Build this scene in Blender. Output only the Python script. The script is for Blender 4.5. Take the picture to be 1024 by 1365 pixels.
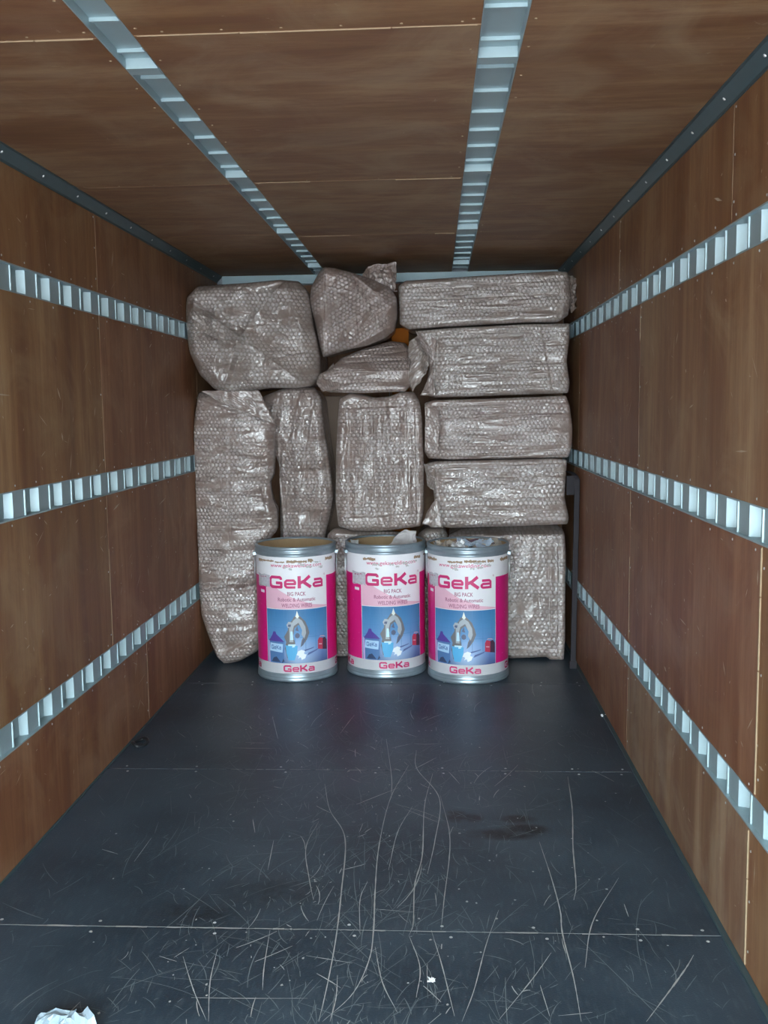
import bpy, bmesh, math, random
import numpy as np
from mathutils import Matrix, Vector

for o in list(bpy.data.objects):
    bpy.data.objects.remove(o)
S = bpy.context.scene
COL = S.collection

# ------------------------------------------------------------------ camera, world, exposure
F = 1300.0                                   # focal length in pixels of the 1024x1365 frame
YAW, PITCH, ROLL, CZ = 0.05394, 0.10704, -0.01282, 1.6683
cyw, syw, cp, sp = math.cos(YAW), math.sin(YAW), math.cos(PITCH), math.sin(PITCH)
FW = np.array([-syw * cp, cyw * cp, -sp])
RT0 = np.array([cyw, syw, 0.0])
UP0 = np.cross(RT0, FW)
RT = math.cos(ROLL) * RT0 + math.sin(ROLL) * UP0
UP = -math.sin(ROLL) * RT0 + math.cos(ROLL) * UP0
CAM = np.array([0, 0, CZ])
cd = bpy.data.cameras.new('camera')
co = bpy.data.objects.new('camera', cd)
COL.objects.link(co)
cd.sensor_fit = 'VERTICAL'
cd.sensor_height = 36.0
cd.sensor_width = 27.0
cd.lens = 36.0 * F / 1365.0
cd.clip_start = 0.05
m = Matrix.Identity(4)
for i in range(3):
    m[i][0], m[i][1], m[i][2], m[i][3] = RT[i], UP[i], -FW[i], CAM[i]
co.matrix_world = m
S.camera = co

wd = bpy.data.worlds.new('overcast_sky')
S.world = wd
wd.use_nodes = True
nt = wd.node_tree
nt.nodes.clear()
wo = nt.nodes.new('ShaderNodeOutputWorld')
bg = nt.nodes.new('ShaderNodeBackground')
tc = nt.nodes.new('ShaderNodeTexCoord')
sx = nt.nodes.new('ShaderNodeSeparateXYZ')
mr = nt.nodes.new('ShaderNodeMapRange')
cr = nt.nodes.new('ShaderNodeValToRGB')
mr.inputs['From Min'].default_value = -0.12
mr.inputs['From Max'].default_value = 0.12
cr.color_ramp.elements[0].color = (0.46, 0.50, 0.53, 1)
cr.color_ramp.elements[1].color = (0.77, 0.93, 1.0, 1)
nt.links.new(tc.outputs['Generated'], sx.inputs[0])
nt.links.new(sx.outputs['Z'], mr.inputs['Value'])
nt.links.new(mr.outputs[0], cr.inputs[0])
nt.links.new(cr.outputs[0], bg.inputs['Color'])
bg.inputs['Strength'].default_value = 4.0
nt.links.new(bg.outputs[0], wo.inputs[0])

S.view_settings.view_transform = 'Standard'
S.view_settings.look = 'None'
S.view_settings.gamma = 1.0
S.view_settings.use_curve_mapping = False
S.view_settings.exposure = 2.75

# ------------------------------------------------------------------ dimensions (metres)
XL, XR, H = -1.555, 0.905, 2.609
Y0, Y1 = -1.3, 7.04
RAILS = [(0.432, 0.545), (1.271, 1.379), (2.107, 2.212)]


def ray(x, y):
    return FW + (x - 512) / F * RT - (y - 682.5) / F * UP


def atY(x, y, Y):
    d = ray(x, y)
    return CAM + d * (Y / d[1])


def atZ(x, y, Z):
    d = ray(x, y)
    return CAM + d * ((Z - CZ) / d[2])


# ------------------------------------------------------------------ materials
def new_mat(name):
    m = bpy.data.materials.new(name)
    m.use_nodes = True
    n = m.node_tree.nodes
    b = n['Principled BSDF']
    return m, n, m.node_tree.links, b


def N(n, t, **k):
    x = n.new(t)
    for a, v in k.items():
        setattr(x, a, v)
    return x


def math_(n, l, op, a, b=None, c=None):
    x = N(n, 'ShaderNodeMath', operation=op)
    for i, v in enumerate((a, b, c)):
        if v is None:
            continue
        if isinstance(v, (int, float)):
            x.inputs[i].default_value = v
        else:
            l.new(v, x.inputs[i])
    return x.outputs[0]


def mix_(n, l, fac, a, b, mode='MIX'):
    x = N(n, 'ShaderNodeMix', data_type='RGBA', blend_type=mode)
    for sock, v in ((x.inputs[0], fac), (x.inputs[6], a), (x.inputs[7], b)):
        if isinstance(v, (int, float)):
            sock.default_value = v
        elif isinstance(v, tuple):
            sock.default_value = v if len(v) == 4 else (*v, 1)
        else:
            l.new(v, sock)
    return x.outputs[2]


def noise_(n, l, vec, scale, detail=3.0, rough=0.55, dist=0.0):
    x = N(n, 'ShaderNodeTexNoise')
    x.inputs['Scale'].default_value = scale
    x.inputs['Detail'].default_value = detail
    x.inputs['Roughness'].default_value = rough
    x.inputs['Distortion'].default_value = dist
    if vec is not None:
        l.new(vec, x.inputs['Vector'])
    return x.outputs[0]


def map_(n, l, vec, scale, loc=(0, 0, 0)):
    x = N(n, 'ShaderNodeMapping')
    x.inputs['Scale'].default_value = scale
    x.inputs['Location'].default_value = loc
    l.new(vec, x.inputs['Vector'])
    return x.outputs[0]


def ramp_(n, l, fac, stops):
    x = N(n, 'ShaderNodeValToRGB')
    e = x.color_ramp.elements
    while len(e) < len(stops):
        e.new(0.5)
    for i, (p, c) in enumerate(stops):
        e[i].position = p
        e[i].color = (*c, 1)
    l.new(fac, x.inputs[0])
    return x.outputs[0]


def flat_mat(name, col, rough=0.5, metal=0.0, spec=0.5, var=0.12, vs=18.0, bump=0.0):
    m, n, l, b = new_mat(name)
    tc = N(n, 'ShaderNodeTexCoord')
    f = noise_(n, l, tc.outputs['Object'], vs)
    dark = tuple(c * (1 - var) for c in col)
    lite = tuple(min(1, c * (1 + var)) for c in col)
    l.new(mix_(n, l, f, dark, lite), b.inputs['Base Color'])
    b.inputs['Roughness'].default_value = rough
    b.inputs['Metallic'].default_value = metal
    b.inputs['Specular IOR Level'].default_value = spec
    if bump:
        bp = N(n, 'ShaderNodeBump')
        bp.inputs['Distance'].default_value = bump
        l.new(noise_(n, l, tc.outputs['Object'], vs * 4), bp.inputs['Height'])
        l.new(bp.outputs[0], b.inputs['Normal'])
    return m


def plywood_mat(name, grain):
    """grain: scale triple, small along the fibres."""
    m, n, l, b = new_mat(name)
    tc = N(n, 'ShaderNodeTexCoord')
    oi = N(n, 'ShaderNodeObjectInfo')
    off = N(n, 'ShaderNodeVectorMath', operation='ADD')
    sc = N(n, 'ShaderNodeVectorMath', operation='SCALE')
    cmb = N(n, 'ShaderNodeCombineXYZ')
    for i in range(3):
        l.new(oi.outputs['Random'], cmb.inputs[i])
    l.new(cmb.outputs[0], sc.inputs[0])
    sc.inputs['Scale'].default_value = 37.0
    l.new(tc.outputs['Object'], off.inputs[0])
    l.new(sc.outputs[0], off.inputs[1])
    v = off.outputs[0]
    g1 = noise_(n, l, map_(n, l, v, grain), 1.0, 5, 0.6, 0.6)
    g2 = noise_(n, l, map_(n, l, v, tuple(s * 6 for s in grain)), 1.0, 4, 0.6)
    g3 = noise_(n, l, map_(n, l, v, tuple(s * 3.6 for s in grain), (5, 5, 5)), 1.0, 6, 0.7, 0.3)
    blot = noise_(n, l, v, 2.6, 5, 0.6, 0.8)
    c = ramp_(n, l, g1, [(0.25, (0.1200, 0.0528, 0.0240)), (0.44, (0.2320, 0.1200, 0.0560)),
                         (0.56, (0.3120, 0.1800, 0.0920)), (0.74, (0.4160, 0.2760, 0.1600))])
    red = ramp_(n, l, g3, [(0.36, (1, 1, 1)), (0.60, (0, 0, 0))])
    c = mix_(n, l, math_(n, l, 'MULTIPLY', red, 0.72), c, (0.1720, 0.0704, 0.0400))
    c = mix_(n, l, math_(n, l, 'MULTIPLY', g2, 0.40), c, (0.1280, 0.0640, 0.0352))
    c = mix_(n, l, math_(n, l, 'MULTIPLY', ramp_(n, l, blot, [(0.45, (0, 0, 0)), (0.7, (1, 1, 1))]), 0.5), c, (0.3760, 0.2720, 0.1680))
    # light scuffs
    scf = noise_(n, l, map_(n, l, v, (3.2, 3.2, 3.2)), 3.0, 6, 0.7, 1.2)
    scm = ramp_(n, l, scf, [(0.66, (0, 0, 0)), (0.70, (1, 1, 1))])
    c = mix_(n, l, math_(n, l, 'MULTIPLY', scm, 0.35), c, (0.45, 0.36, 0.26))
    c = mix_(n, l, 1.0, c, oi.outputs['Color'], 'MULTIPLY')
    l.new(c, b.inputs['Base Color'])
    l.new(math_(n, l, 'MULTIPLY_ADD', g1, 0.2, 0.42), b.inputs['Roughness'])
    b.inputs['Specular IOR Level'].default_value = 0.35
    bp = N(n, 'ShaderNodeBump')
    bp.inputs['Distance'].default_value = 0.0008
    l.new(g2, bp.inputs['Height'])
    l.new(bp.outputs[0], b.inputs['Normal'])
    return m


def floor_mat():
    m, n, l, b = new_mat('black_coated_floor_board')
    geo = N(n, 'ShaderNodeNewGeometry')
    v = geo.outputs['Position']
    a = noise_(n, l, v, 1.6, 4, 0.55)
    f = noise_(n, l, map_(n, l, v, (9, 2.0, 1)), 6.0, 5, 0.65)
    sp_ = noise_(n, l, v, 90.0, 3, 0.7)
    c = ramp_(n, l, a, [(0.30, (0.0210, 0.0353, 0.0521)), (0.50, (0.0370, 0.0588, 0.0823)), (0.70, (0.0554, 0.0840, 0.1126))])
    c = mix_(n, l, math_(n, l, 'MULTIPLY', ramp_(n, l, f, [(0.5, (0, 0, 0)), (0.8, (1, 1, 1))]), 0.5), c, (0.1008, 0.1386, 0.1680))
    c = mix_(n, l, math_(n, l, 'MULTIPLY', ramp_(n, l, sp_, [(0.64, (0, 0, 0)), (0.72, (1, 1, 1))]), 0.35), c, (0.1848, 0.2100, 0.2268))
    # spilt oil: dark blots with an outline of their own
    tot = None
    for (px, py, rx, ry) in ((608, 1088, .05, .06), (672, 1112, .14, .05), (700, 1106, .09, .05), (628, 1090, .05, .04), (690, 1092, .07, .04),
                             (370, 1190, .22, .13), (265, 1215, .18, .1)):
        p = atZ(px, py, 0)
        w = N(n, 'ShaderNodeVectorMath', operation='SUBTRACT')
        l.new(v, w.inputs[0])
        w.inputs[1].default_value = tuple(p)
        dd = map_(n, l, w.outputs[0], (1 / rx, 1 / ry, 0))
        ln = N(n, 'ShaderNodeVectorMath', operation='LENGTH')
        l.new(dd, ln.inputs[0])
        e = math_(n, l, 'SUBTRACT', 1.25, ln.outputs['Value'])
        e = math_(n, l, 'MAXIMUM', e, 0.0)
        soft = 0.35 if rx > .16 else 1.0
        e = math_(n, l, 'MULTIPLY', e, soft)
        tot = e if tot is None else math_(n, l, 'MAXIMUM', tot, e)
    ns = noise_(n, l, v, 14.0, 5, 0.65)
    tot = math_(n, l, 'MULTIPLY', tot, math_(n, l, 'MULTIPLY_ADD', ns, 5.0, -1.3))
    tot = math_(n, l, 'MINIMUM', math_(n, l, 'MAXIMUM', tot, 0.0), 0.92)
    c = mix_(n, l, tot, c, (0.008, 0.009, 0.011))
    l.new(c, b.inputs['Base Color'])
    l.new(math_(n, l, 'MULTIPLY_ADD', f, 0.25, 0.27), b.inputs['Roughness'])
    b.inputs['Specular IOR Level'].default_value = 0.42
    bp = N(n, 'ShaderNodeBump')
    bp.inputs['Distance'].default_value = 0.0006
    l.new(noise_(n, l, v, 160.0, 3), bp.inputs['Height'])
    l.new(bp.outputs[0], b.inputs['Normal'])
    return m


def bubble_mat(name, paper, milk, pitch=0.026, film=1.0):
    m, n, l, b = new_mat(name)
    uv = N(n, 'ShaderNodeUVMap', uv_map='UVMap')
    at = N(n, 'ShaderNodeAttribute', attribute_name='bub')
    tc = N(n, 'ShaderNodeTexCoord')
    # gentle warp so that rows are not ruler straight
    nv = N(n, 'ShaderNodeTexNoise')
    nv.inputs['Scale'].default_value = 5.0
    l.new(uv.outputs[0], nv.inputs['Vector'])
    w = N(n, 'ShaderNodeVectorMath', operation='MULTIPLY_ADD')
    l.new(nv.outputs['Color'], w.inputs[0])
    w.inputs[1].default_value = (0.03, 0.03, 0)
    l.new(uv.outputs[0], w.inputs[2])
    s3 = math.sqrt(3)
    ds = []
    for k in (0, 1):
        mp = map_(n, l, w.outputs[0], (1 / pitch, 1 / (pitch * s3), 0), (0.5 * k, 0.5 * k, 0))
        fr = N(n, 'ShaderNodeVectorMath', operation='FRACTION')
        l.new(mp, fr.inputs[0])
        su = N(n, 'ShaderNodeVectorMath', operation='SUBTRACT')
        l.new(fr.outputs[0], su.inputs[0])
        su.inputs[1].default_value = (0.5, 0.5, 0)
        mu = N(n, 'ShaderNodeVectorMath', operation='MULTIPLY')
        l.new(su.outputs[0], mu.inputs[0])
        mu.inputs[1].default_value = (1, s3, 0)
        ln = N(n, 'ShaderNodeVectorMath', operation='LENGTH')
        l.new(mu.outputs[0], ln.inputs[0])
        ds.append(ln.outputs['Value'])
    d = math_(n, l, 'MINIMUM', ds[0], ds[1])
    q = math_(n, l, 'DIVIDE', d, 0.44)
    hgt = math_(n, l, 'SQRT', math_(n, l, 'MAXIMUM', math_(n, l, 'SUBTRACT', 1.0, math_(n, l, 'MULTIPLY', q, q)), 0.0))
    flat_n = noise_(n, l, map_(n, l, uv.outputs[0], (0.7, 1.6, 1)), 6.0, 3, 0.65)
    patch = ramp_(n, l, flat_n, [(0.40, (0.06, 0.06, 0.06)), (0.56, (1, 1, 1))])
    pres = math_(n, l, 'MULTIPLY', at.outputs['Fac'], patch)
    hb = math_(n, l, 'MULTIPLY', hgt, pres)
    wr = noise_(n, l, map_(n, l, uv.outputs[0], (1, 1, 1)), 38.0, 4, 0.7, 0.8)
    hh = math_(n, l, 'MULTIPLY_ADD', wr, 0.42, hb)
    bp = N(n, 'ShaderNodeBump')
    bp.inputs['Distance'].default_value = 0.0065
    bp.inputs['Strength'].default_value = 0.9
    l.new(hh, bp.inputs['Height'])
    l.new(bp.outputs[0], b.inputs['Normal'])
    l.new(bp.outputs[0], b.inputs['Coat Normal'])
    tone = noise_(n, l, tc.outputs['Object'], 4.0, 3, 0.6)
    pc = mix_(n, l, tone, tuple(c * 0.62 for c in paper), tuple(c * 1.30 for c in paper))
    fac = math_(n, l, 'MULTIPLY', math_(n, l, 'MULTIPLY_ADD', math_(n, l, 'MULTIPLY', hgt, patch), 0.42, math_(n, l, 'MULTIPLY_ADD', patch, 0.16, 0.02)), 1.0)
    l.new(mix_(n, l, fac, pc, milk), b.inputs['Base Color'])
    b.inputs['Roughness'].default_value = 0.36
    b.inputs['Specular IOR Level'].default_value = 0.5
    b.inputs['Coat Weight'].default_value = film
    b.inputs['Coat IOR'].default_value = 1.62
    b.inputs['Coat Roughness'].default_value = 0.11
    return m


M = {}
M['ply_wall'] = plywood_mat('brown_plywood_upright_grain', (5.0, 5.0, 0.45))
M['ply_ceil'] = plywood_mat('brown_plywood_cross_grain', (0.9, 5.0, 5.0))
M['ply_edge'] = flat_mat('raw_plywood_edge', (0.29, 0.205, 0.125), 0.8)
M['scuff'] = flat_mat('pale_veneer_scuff', (0.46, 0.37, 0.28), 0.8)
M['floor'] = floor_mat()
M['scratch'] = flat_mat('pale_scratch', (0.3864, 0.4032, 0.3948), 0.7)
M['scratch_dim'] = flat_mat('dull_scratch', (0.1596, 0.1932, 0.2100), 0.7)
M['rail'] = flat_mat('galvanised_grey_rail', (0.3360, 0.4410, 0.4746), 0.48, 0.32, var=0.07)
M['rail_dull'] = M['rail_edge'] = M['rail']
M['trim'] = flat_mat('grey_green_corner_trim', (0.0588, 0.0966, 0.1092), 0.45, 0.2)
M['skin'] = flat_mat('grey_outer_sheet', (0.25, 0.28, 0.30), 0.6)
M['screw'] = flat_mat('zinc_screw', (0.55, 0.57, 0.58), 0.4, 0.6)
M['bub_a'] = bubble_mat('bubble_wrap_grey_brown', (0.235, 0.178, 0.150), (0.59, 0.54, 0.52))
M['bub_b'] = bubble_mat('bubble_wrap_tan', (0.240, 0.172, 0.146), (0.60, 0.53, 0.51))
M['bub_c'] = bubble_mat('bubble_wrap_large_bubbles', (0.245, 0.180, 0.153), (0.60, 0.54, 0.525), 0.030)
M['drum'] = flat_mat('white_coated_fibreboard', (0.86, 0.84, 0.87), 0.45, var=0.04)
M['inner'] = flat_mat('brown_fibreboard_inside', (0.50, 0.34, 0.19), 0.7, var=0.25, vs=9)
M['ring'] = flat_mat('galvanised_ring', (0.33, 0.40, 0.45), 0.36, 0.55, var=0.15)
M['wire'] = flat_mat('steel_wire', (0.60, 0.62, 0.64), 0.3, 0.8)
M['magenta'] = flat_mat('magenta_print', (0.68, 0.012, 0.19), 0.4, var=0.05)
M['pink'] = flat_mat('pale_pink_print', (0.80, 0.47, 0.58), 0.45, var=0.04)
M['logo'] = flat_mat('logo_red_pink_print', (0.62, 0.030, 0.165), 0.45, var=0.05)
M['grey_txt'] = flat_mat('mauve_print', (0.42, 0.13, 0.22), 0.5)
M['white_pr'] = flat_mat('white_print', (0.80, 0.80, 0.82), 0.45, var=0.03)
M['sticker'] = flat_mat('grey_worn_sticker', (0.52, 0.50, 0.54), 0.6, var=0.35, vs=60)
M['torn'] = flat_mat('torn_board_brown', (0.36, 0.24, 0.16), 0.8, var=0.3, vs=60)
M['torn_grey'] = flat_mat('scuffed_grey_patch', (0.55, 0.52, 0.52), 0.7, var=0.15, vs=40)
M['steel_dk'] = flat_mat('dark_grey_painted_steel', (0.034, 0.031, 0.036), 0.75, 0.0, spec=.2)
M['black'] = flat_mat('black_rubber', (0.015, 0.017, 0.02), 0.35)
M['plastic_w'] = flat_mat('milky_plastic_sheet', (0.72, 0.74, 0.76), 0.3, var=0.06)
M['plastic_g'] = flat_mat('greyish_plastic_sheet', (0.50, 0.47, 0.47), 0.35, var=0.1)
M['bag'] = flat_mat('bluish_white_thin_plastic', (0.34, 0.44, 0.51), 0.35, var=0.1)
M['paper_a'] = flat_mat('beige_scrap_paper', (0.52, 0.45, 0.38), 0.7, var=0.25, vs=40)
M['paper_b'] = flat_mat('bluish_white_scrap_paper', (0.52, 0.62, 0.74), 0.6, var=0.3, vs=30)
M['paper_c'] = flat_mat('purple_brown_scrap', (0.16, 0.09, 0.12), 0.6, var=0.5, vs=40)
M['orange'] = flat_mat('orange_brown_wood', (0.26, 0.075, 0.008), 0.85, spec=.15, var=0.2, vs=5)
M['cardboard'] = flat_mat('dull_brown_board', (0.17, 0.115, 0.085), 0.75, var=0.15, vs=6)


# ------------------------------------------------------------------ mesh helpers
def mk(name, verts, faces, mat, parent=None, origin=(0, 0, 0), smooth=False, uv=None, attrs=None):
    """One mesh object. verts are in the parent's space when parented, else in the world; origin moves the pivot."""
    me = bpy.data.meshes.new(name)
    v = np.asarray(verts, float) - np.asarray(origin, float)
    me.from_pydata(v.tolist(), [], faces if isinstance(faces, list) else faces.tolist())
    if uv is not None:
        lay = me.uv_layers.new(name='UVMap')
        idx = np.empty(len(me.loops), np.int32)
        me.loops.foreach_get('vertex_index', idx)
        lay.data.foreach_set('uv', np.asarray(uv, np.float32)[idx].ravel())
    for k, a in (attrs or {}).items():
        at = me.attributes.new(k, 'FLOAT', 'POINT')
        at.data.foreach_set('value', np.asarray(a, np.float32))
    if smooth:
        me.shade_smooth()
    me.materials.append(mat)
    me.update()
    o = bpy.data.objects.new(name, me)
    COL.objects.link(o)
    o.location = origin
    if parent is not None:
        o.parent = parent
    return o


def share(o, parent, loc=None):
    c = o.copy()
    COL.objects.link(c)
    c.parent = parent
    if loc is not None:
        c.location = loc
    return c


BOXF = [(0, 3, 2, 1), (4, 5, 6, 7), (0, 1, 5, 4), (1, 2, 6, 5), (2, 3, 7, 6), (3, 0, 4, 7)]


def boxv(x0, x1, y0, y1, z0, z1):
    return [(x0, y0, z0), (x1, y0, z0), (x1, y1, z0), (x0, y1, z0), (x0, y0, z1), (x1, y0, z1), (x1, y1, z1), (x0, y1, z1)]


def boxes(lst):
    V, Fc = [], []
    for b in lst:
        k = len(V)
        V += boxv(*b)
        Fc += [tuple(i + k for i in f) for f in BOXF]
    return V, Fc


def bevel(o, w, seg=2):
    bm = bmesh.new()
    bm.from_mesh(o.data)
    bmesh.ops.bevel(bm, geom=list(bm.edges), offset=w, segments=seg, affect='EDGES', profile=0.6)
    bm.to_mesh(o.data)
    bm.free()


def tube(path, r, n=8, closed=False):
    P = np.asarray(path, float)
    V, Fc = [], []
    for i in range(len(P)):
        a = P[i - 1] if (i > 0 or closed) else P[i]
        c = P[(i + 1) % len(P)] if (i < len(P) - 1 or closed) else P[i]
        t = c - a
        t /= np.linalg.norm(t)
        h = np.array([0, 0, 1.0]) if abs(t[2]) < 0.9 else np.array([1.0, 0, 0])
        u = np.cross(t, h)
        u /= np.linalg.norm(u)
        w = np.cross(t, u)
        for k in range(n):
            an = 2 * math.pi * k / n
            V.append(P[i] + r * (math.cos(an) * u + math.sin(an) * w))
    m_ = len(P)
    for i in range(m_ if closed else m_ - 1):
        j = (i + 1) % m_
        for k in range(n):
            k2 = (k + 1) % n
            Fc.append((i * n + k, j * n + k, j * n + k2, i * n + k2))
    if not closed:
        Fc.append(tuple(range(n - 1, -1, -1)))
        Fc.append(tuple((m_ - 1) * n + k for k in range(n)))
    return V, Fc


def tag(o, label, cat, group=None):
    o['label'] = label
    o['category'] = cat
    if group:
        o['group'] = group
    return o


def struct(o):
    o['kind'] = 'structure'
    return o


def empty(name, loc, rz=0.0):
    o = bpy.data.objects.new(name, None)
    COL.objects.link(o)
    o.location = loc
    o.rotation_euler = (0, 0, rz)
    o.empty_display_size = 0.1
    return o


def vnoise(P, seed=0):
    """value noise in [-1, 1] on an (n, 3) array"""
    P = np.asarray(P, float) + np.array([13.7, 71.3, 39.1]) * (seed + 1)
    i = np.floor(P).astype(np.int64)
    f = P - i
    u = f * f * f * (f * (f * 6 - 15) + 10)

    def hsh(a, b, c):
        h = (a * 374761393 + b * 668265263 + c * 2147483647 + seed * 1274126177) & 0xFFFFFFFF
        h = ((h ^ (h >> 13)) * 1274126177) & 0xFFFFFFFF
        h = h ^ (h >> 16)
        return (h & 0xFFFF) / 32767.5 - 1.0
    r = 0
    for dx in (0, 1):
        for dy in (0, 1):
            for dz in (0, 1):
                w = (u[:, 0] if dx else 1 - u[:, 0]) * (u[:, 1] if dy else 1 - u[:, 1]) * (u[:, 2] if dz else 1 - u[:, 2])
                r = r + w * hsh(i[:, 0] + dx, i[:, 1] + dy, i[:, 2] + dz)
    return r


# ------------------------------------------------------------------ the cargo box: floor
FLT = 0.018
fl = struct(mk('floor', *boxes([(XL - .06, XR + .06, Y0, Y1 + .06, -.12, -FLT)]), M['skin']))
for ya, yb in ((Y0, 0.155), (0.155, 1.555), (1.555, 2.957), (2.957, 4.344), (4.344, 5.763), (5.763, Y1)):
    o = mk('floor_board', *boxes([(XL + .004, XR - .004, ya + .0015, yb - .0015, -FLT, 0)]), M['floor'], fl)
    bevel(o, .001, 1)

rnd = random.Random(5)


def ribbon(V, Fc, pts, w, z=0.0006, taper=True):
    P = np.asarray(pts, float)[:, :2]
    k0 = len(V)
    n = len(P)
    for i in range(n):
        t = P[min(i + 1, n - 1)] - P[max(i - 1, 0)]
        t = t / (np.linalg.norm(t) + 1e-9)
        nn = np.array([-t[1], t[0]])
        ww = w * (0.25 + 0.75 * math.sin(math.pi * (i + .5) / n)) if taper else w
        ww *= rnd.uniform(.6, 1.2)
        a, b = P[i] + nn * ww / 2, P[i] - nn * ww / 2
        V.append((a[0], a[1], z))
        V.append((b[0], b[1], z))
    for i in range(n - 1):
        Fc.append((k0 + 2 * i, k0 + 2 * i + 1, k0 + 2 * i + 3, k0 + 2 * i + 2))


def smooth_poly(pts, k=10):
    P = [np.array(p, float) for p in pts]
    P = [2 * P[0] - P[1]] + P + [2 * P[-1] - P[-2]]
    out = []
    for i in range(1, len(P) - 2):
        for s in range(k):
            t = s / k
            out.append(0.5 * (2 * P[i] + (P[i + 1] - P[i - 1]) * t + (2 * P[i - 1] - 5 * P[i] + 4 * P[i + 1] - P[i + 2]) * t * t
                              + (3 * P[i] - P[i - 1] - 3 * P[i + 1] + P[i + 2]) * t ** 3))
    out.append(P[-2])
    return out


SCR = [  # pixel paths of the long scratches
    [(545, 1020), (520, 1066), (505, 1130), (500, 1190), (498, 1240), (492, 1280), (470, 1325), (430, 1362)],
    [(577, 1031), (566, 1075), (563, 1140), (553, 1180), (551, 1230), (546, 1246)],
    [(433, 1045), (440, 1080), (460, 1118), (455, 1190), (448, 1250), (437, 1310), (425, 1362)],
    [(555, 1000), (556, 1025), (586, 1065), (580, 1120), (570, 1165)],
    [(582, 1010), (553, 1025)], [(757, 1035), (763, 1080), (764, 1130), (768, 1180), (765, 1200)],
    [(719, 1122), (735, 1170), (747, 1215), (750, 1245), (765, 1305), (775, 1362)],
    [(925, 1273), (915, 1290), (895, 1318), (862, 1362)],
    [(425, 1095), (408, 1130), (412, 1170), (418, 1200)], [(365, 1120), (357, 1160)],
    [(550, 1075), (530, 1110), (518, 1160)], [(587, 1060), (600, 1120), (592, 1200), (588, 1240)],
    [(500, 1212), (552, 1216)], [(255, 1330), (330, 1331), (410, 1331)], [(244, 1275), (258, 1320), (275, 1360)],
    [(665, 1213), (648, 1260), (632, 1320), (616, 1362)], [(735, 1270), (710, 1305), (665, 1360)],
    [(825, 1170), (790, 1230), (780, 1290)], [(490, 1175), (480, 1200), (480, 1245)], [(408, 1274), (470, 1284)],
    [(290, 1265), (280, 1310), (278, 1362)], [(360, 1240), (352, 1290), (350, 1320)], [(832, 1205), (838, 1222)],
    [(720, 1313), (733, 1355)], [(337, 1092), (340, 1110)], [(450, 1300), (448, 1330), (440, 1362)],
    [(545, 1246), (560, 1290), (555, 1330)], [(500, 1262), (510, 1310), (530, 1350)], [(575, 1240), (590, 1290), (606, 1355)],
    [(515, 985), (522, 1035), (522, 1065)], [(308, 997), (365, 998)],
]
V, Fc, V2, Fc2 = [], [], [], []
for i, s in enumerate(SCR):
    pts = [atZ(x, y, 0) for x, y in smooth_poly(s)]
    ribbon(V, Fc, pts, 0.0048 if i < 8 else 0.0034)
for i in range(3200):
    x = rnd.gauss(-.25, .45) if rnd.random() < .75 else rnd.uniform(XL + .1, XR - .1)
    y = 1.0 + 4.6 * rnd.random() ** 1.15
    if not XL + .05 < x < XR - .05:
        continue
    a = rnd.gauss(math.pi / 2, .7)
    ln = rnd.expovariate(1 / .07) + .012
    cv = rnd.gauss(0, .18)
    pts = [(x + math.cos(a + cv * t) * ln * t, y + math.sin(a + cv * t) * ln * t) for t in np.linspace(0, 1, 6)]
    if max(p[0] for p in pts) > XR - .02 or min(p[0] for p in pts) < XL + .02:
        continue
    if rnd.random() < .07:
        ribbon(V, Fc, pts, rnd.uniform(.002, .0042), .0005)
    else:
        ribbon(V2, Fc2, pts, rnd.uniform(.0014, .0034), .0004)
for i in range(280):                                # chipped flecks
    x, y = rnd.gauss(-.3, .6), 1.2 + 4.2 * rnd.random()
    if XL + .05 < x < XR - .05:
        k0, sz = len(V), rnd.uniform(.0015, .0055)
        q = [(x + sz * rnd.uniform(.5, 1.3) * math.cos(a), y + sz * rnd.uniform(.5, 1.6) * math.sin(a), .0005) for a in (0, 1.3, 2.5, 3.8, 5.1)]
        V += q
        Fc.append(tuple(range(k0, k0 + 5)))
# worn board edges
for Ys, n, w in ((2.957, 70, .0085), (4.344, 30, .004), (5.763, 16, .003)):
    x = XL + .02
    while x < XR - .05:
        ln = rnd.uniform(.03, .12)
        ribbon(V, Fc, [(x + t * ln, Ys + rnd.uniform(.001, .003)) for t in np.linspace(0, 1, 4)], w * rnd.uniform(.4, 1.1), .0007, False)
        x += ln * (.96 if Ys < 3 else 1.25)
for o in (mk('pale_scratches', V, Fc, M['scratch'], fl), mk('dull_scratches', V2, Fc2, M['scratch_dim'], fl)):
    o['kind'] = 'stuff'


def disc(V, Fc, c, n, r, h=.0015, k=8):
    """a low dome of radius r on the plane with normal n at c"""
    c, n = np.array(c, float), np.array(n, float)
    u = np.cross(n, [0.3, 0.5, 0.81])
    u /= np.linalg.norm(u)
    w = np.cross(n, u)
    k0 = len(V)
    for i in range(k):
        a = 2 * math.pi * i / k
        V.append(c + r * (math.cos(a) * u + math.sin(a) * w))
    for i in range(k):
        a = 2 * math.pi * i / k
        V.append(c + n * h + .7 * r * (math.cos(a) * u + math.sin(a) * w))
    for i in range(k):
        j = (i + 1) % k
        Fc.append((k0 + i, k0 + j, k0 + k + j, k0 + k + i))
    Fc.append(tuple(k0 + k + i for i in range(k)))


V, Fc = [], []
for Ys in (2.957, 4.344, 5.763):
    for x in (-1.45, -1.12, -.72, -.28, .02, .32, .62, .83):
        for s in (-.03, .035):
            disc(V, Fc, (x + rnd.uniform(-.02, .02), Ys + s, 0), (0, 0, 1), .006)
o = mk('floor_screws', V, Fc, M['screw'], fl)
o['kind'] = 'stuff'

# ------------------------------------------------------------------ side walls
PT = 0.012


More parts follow.
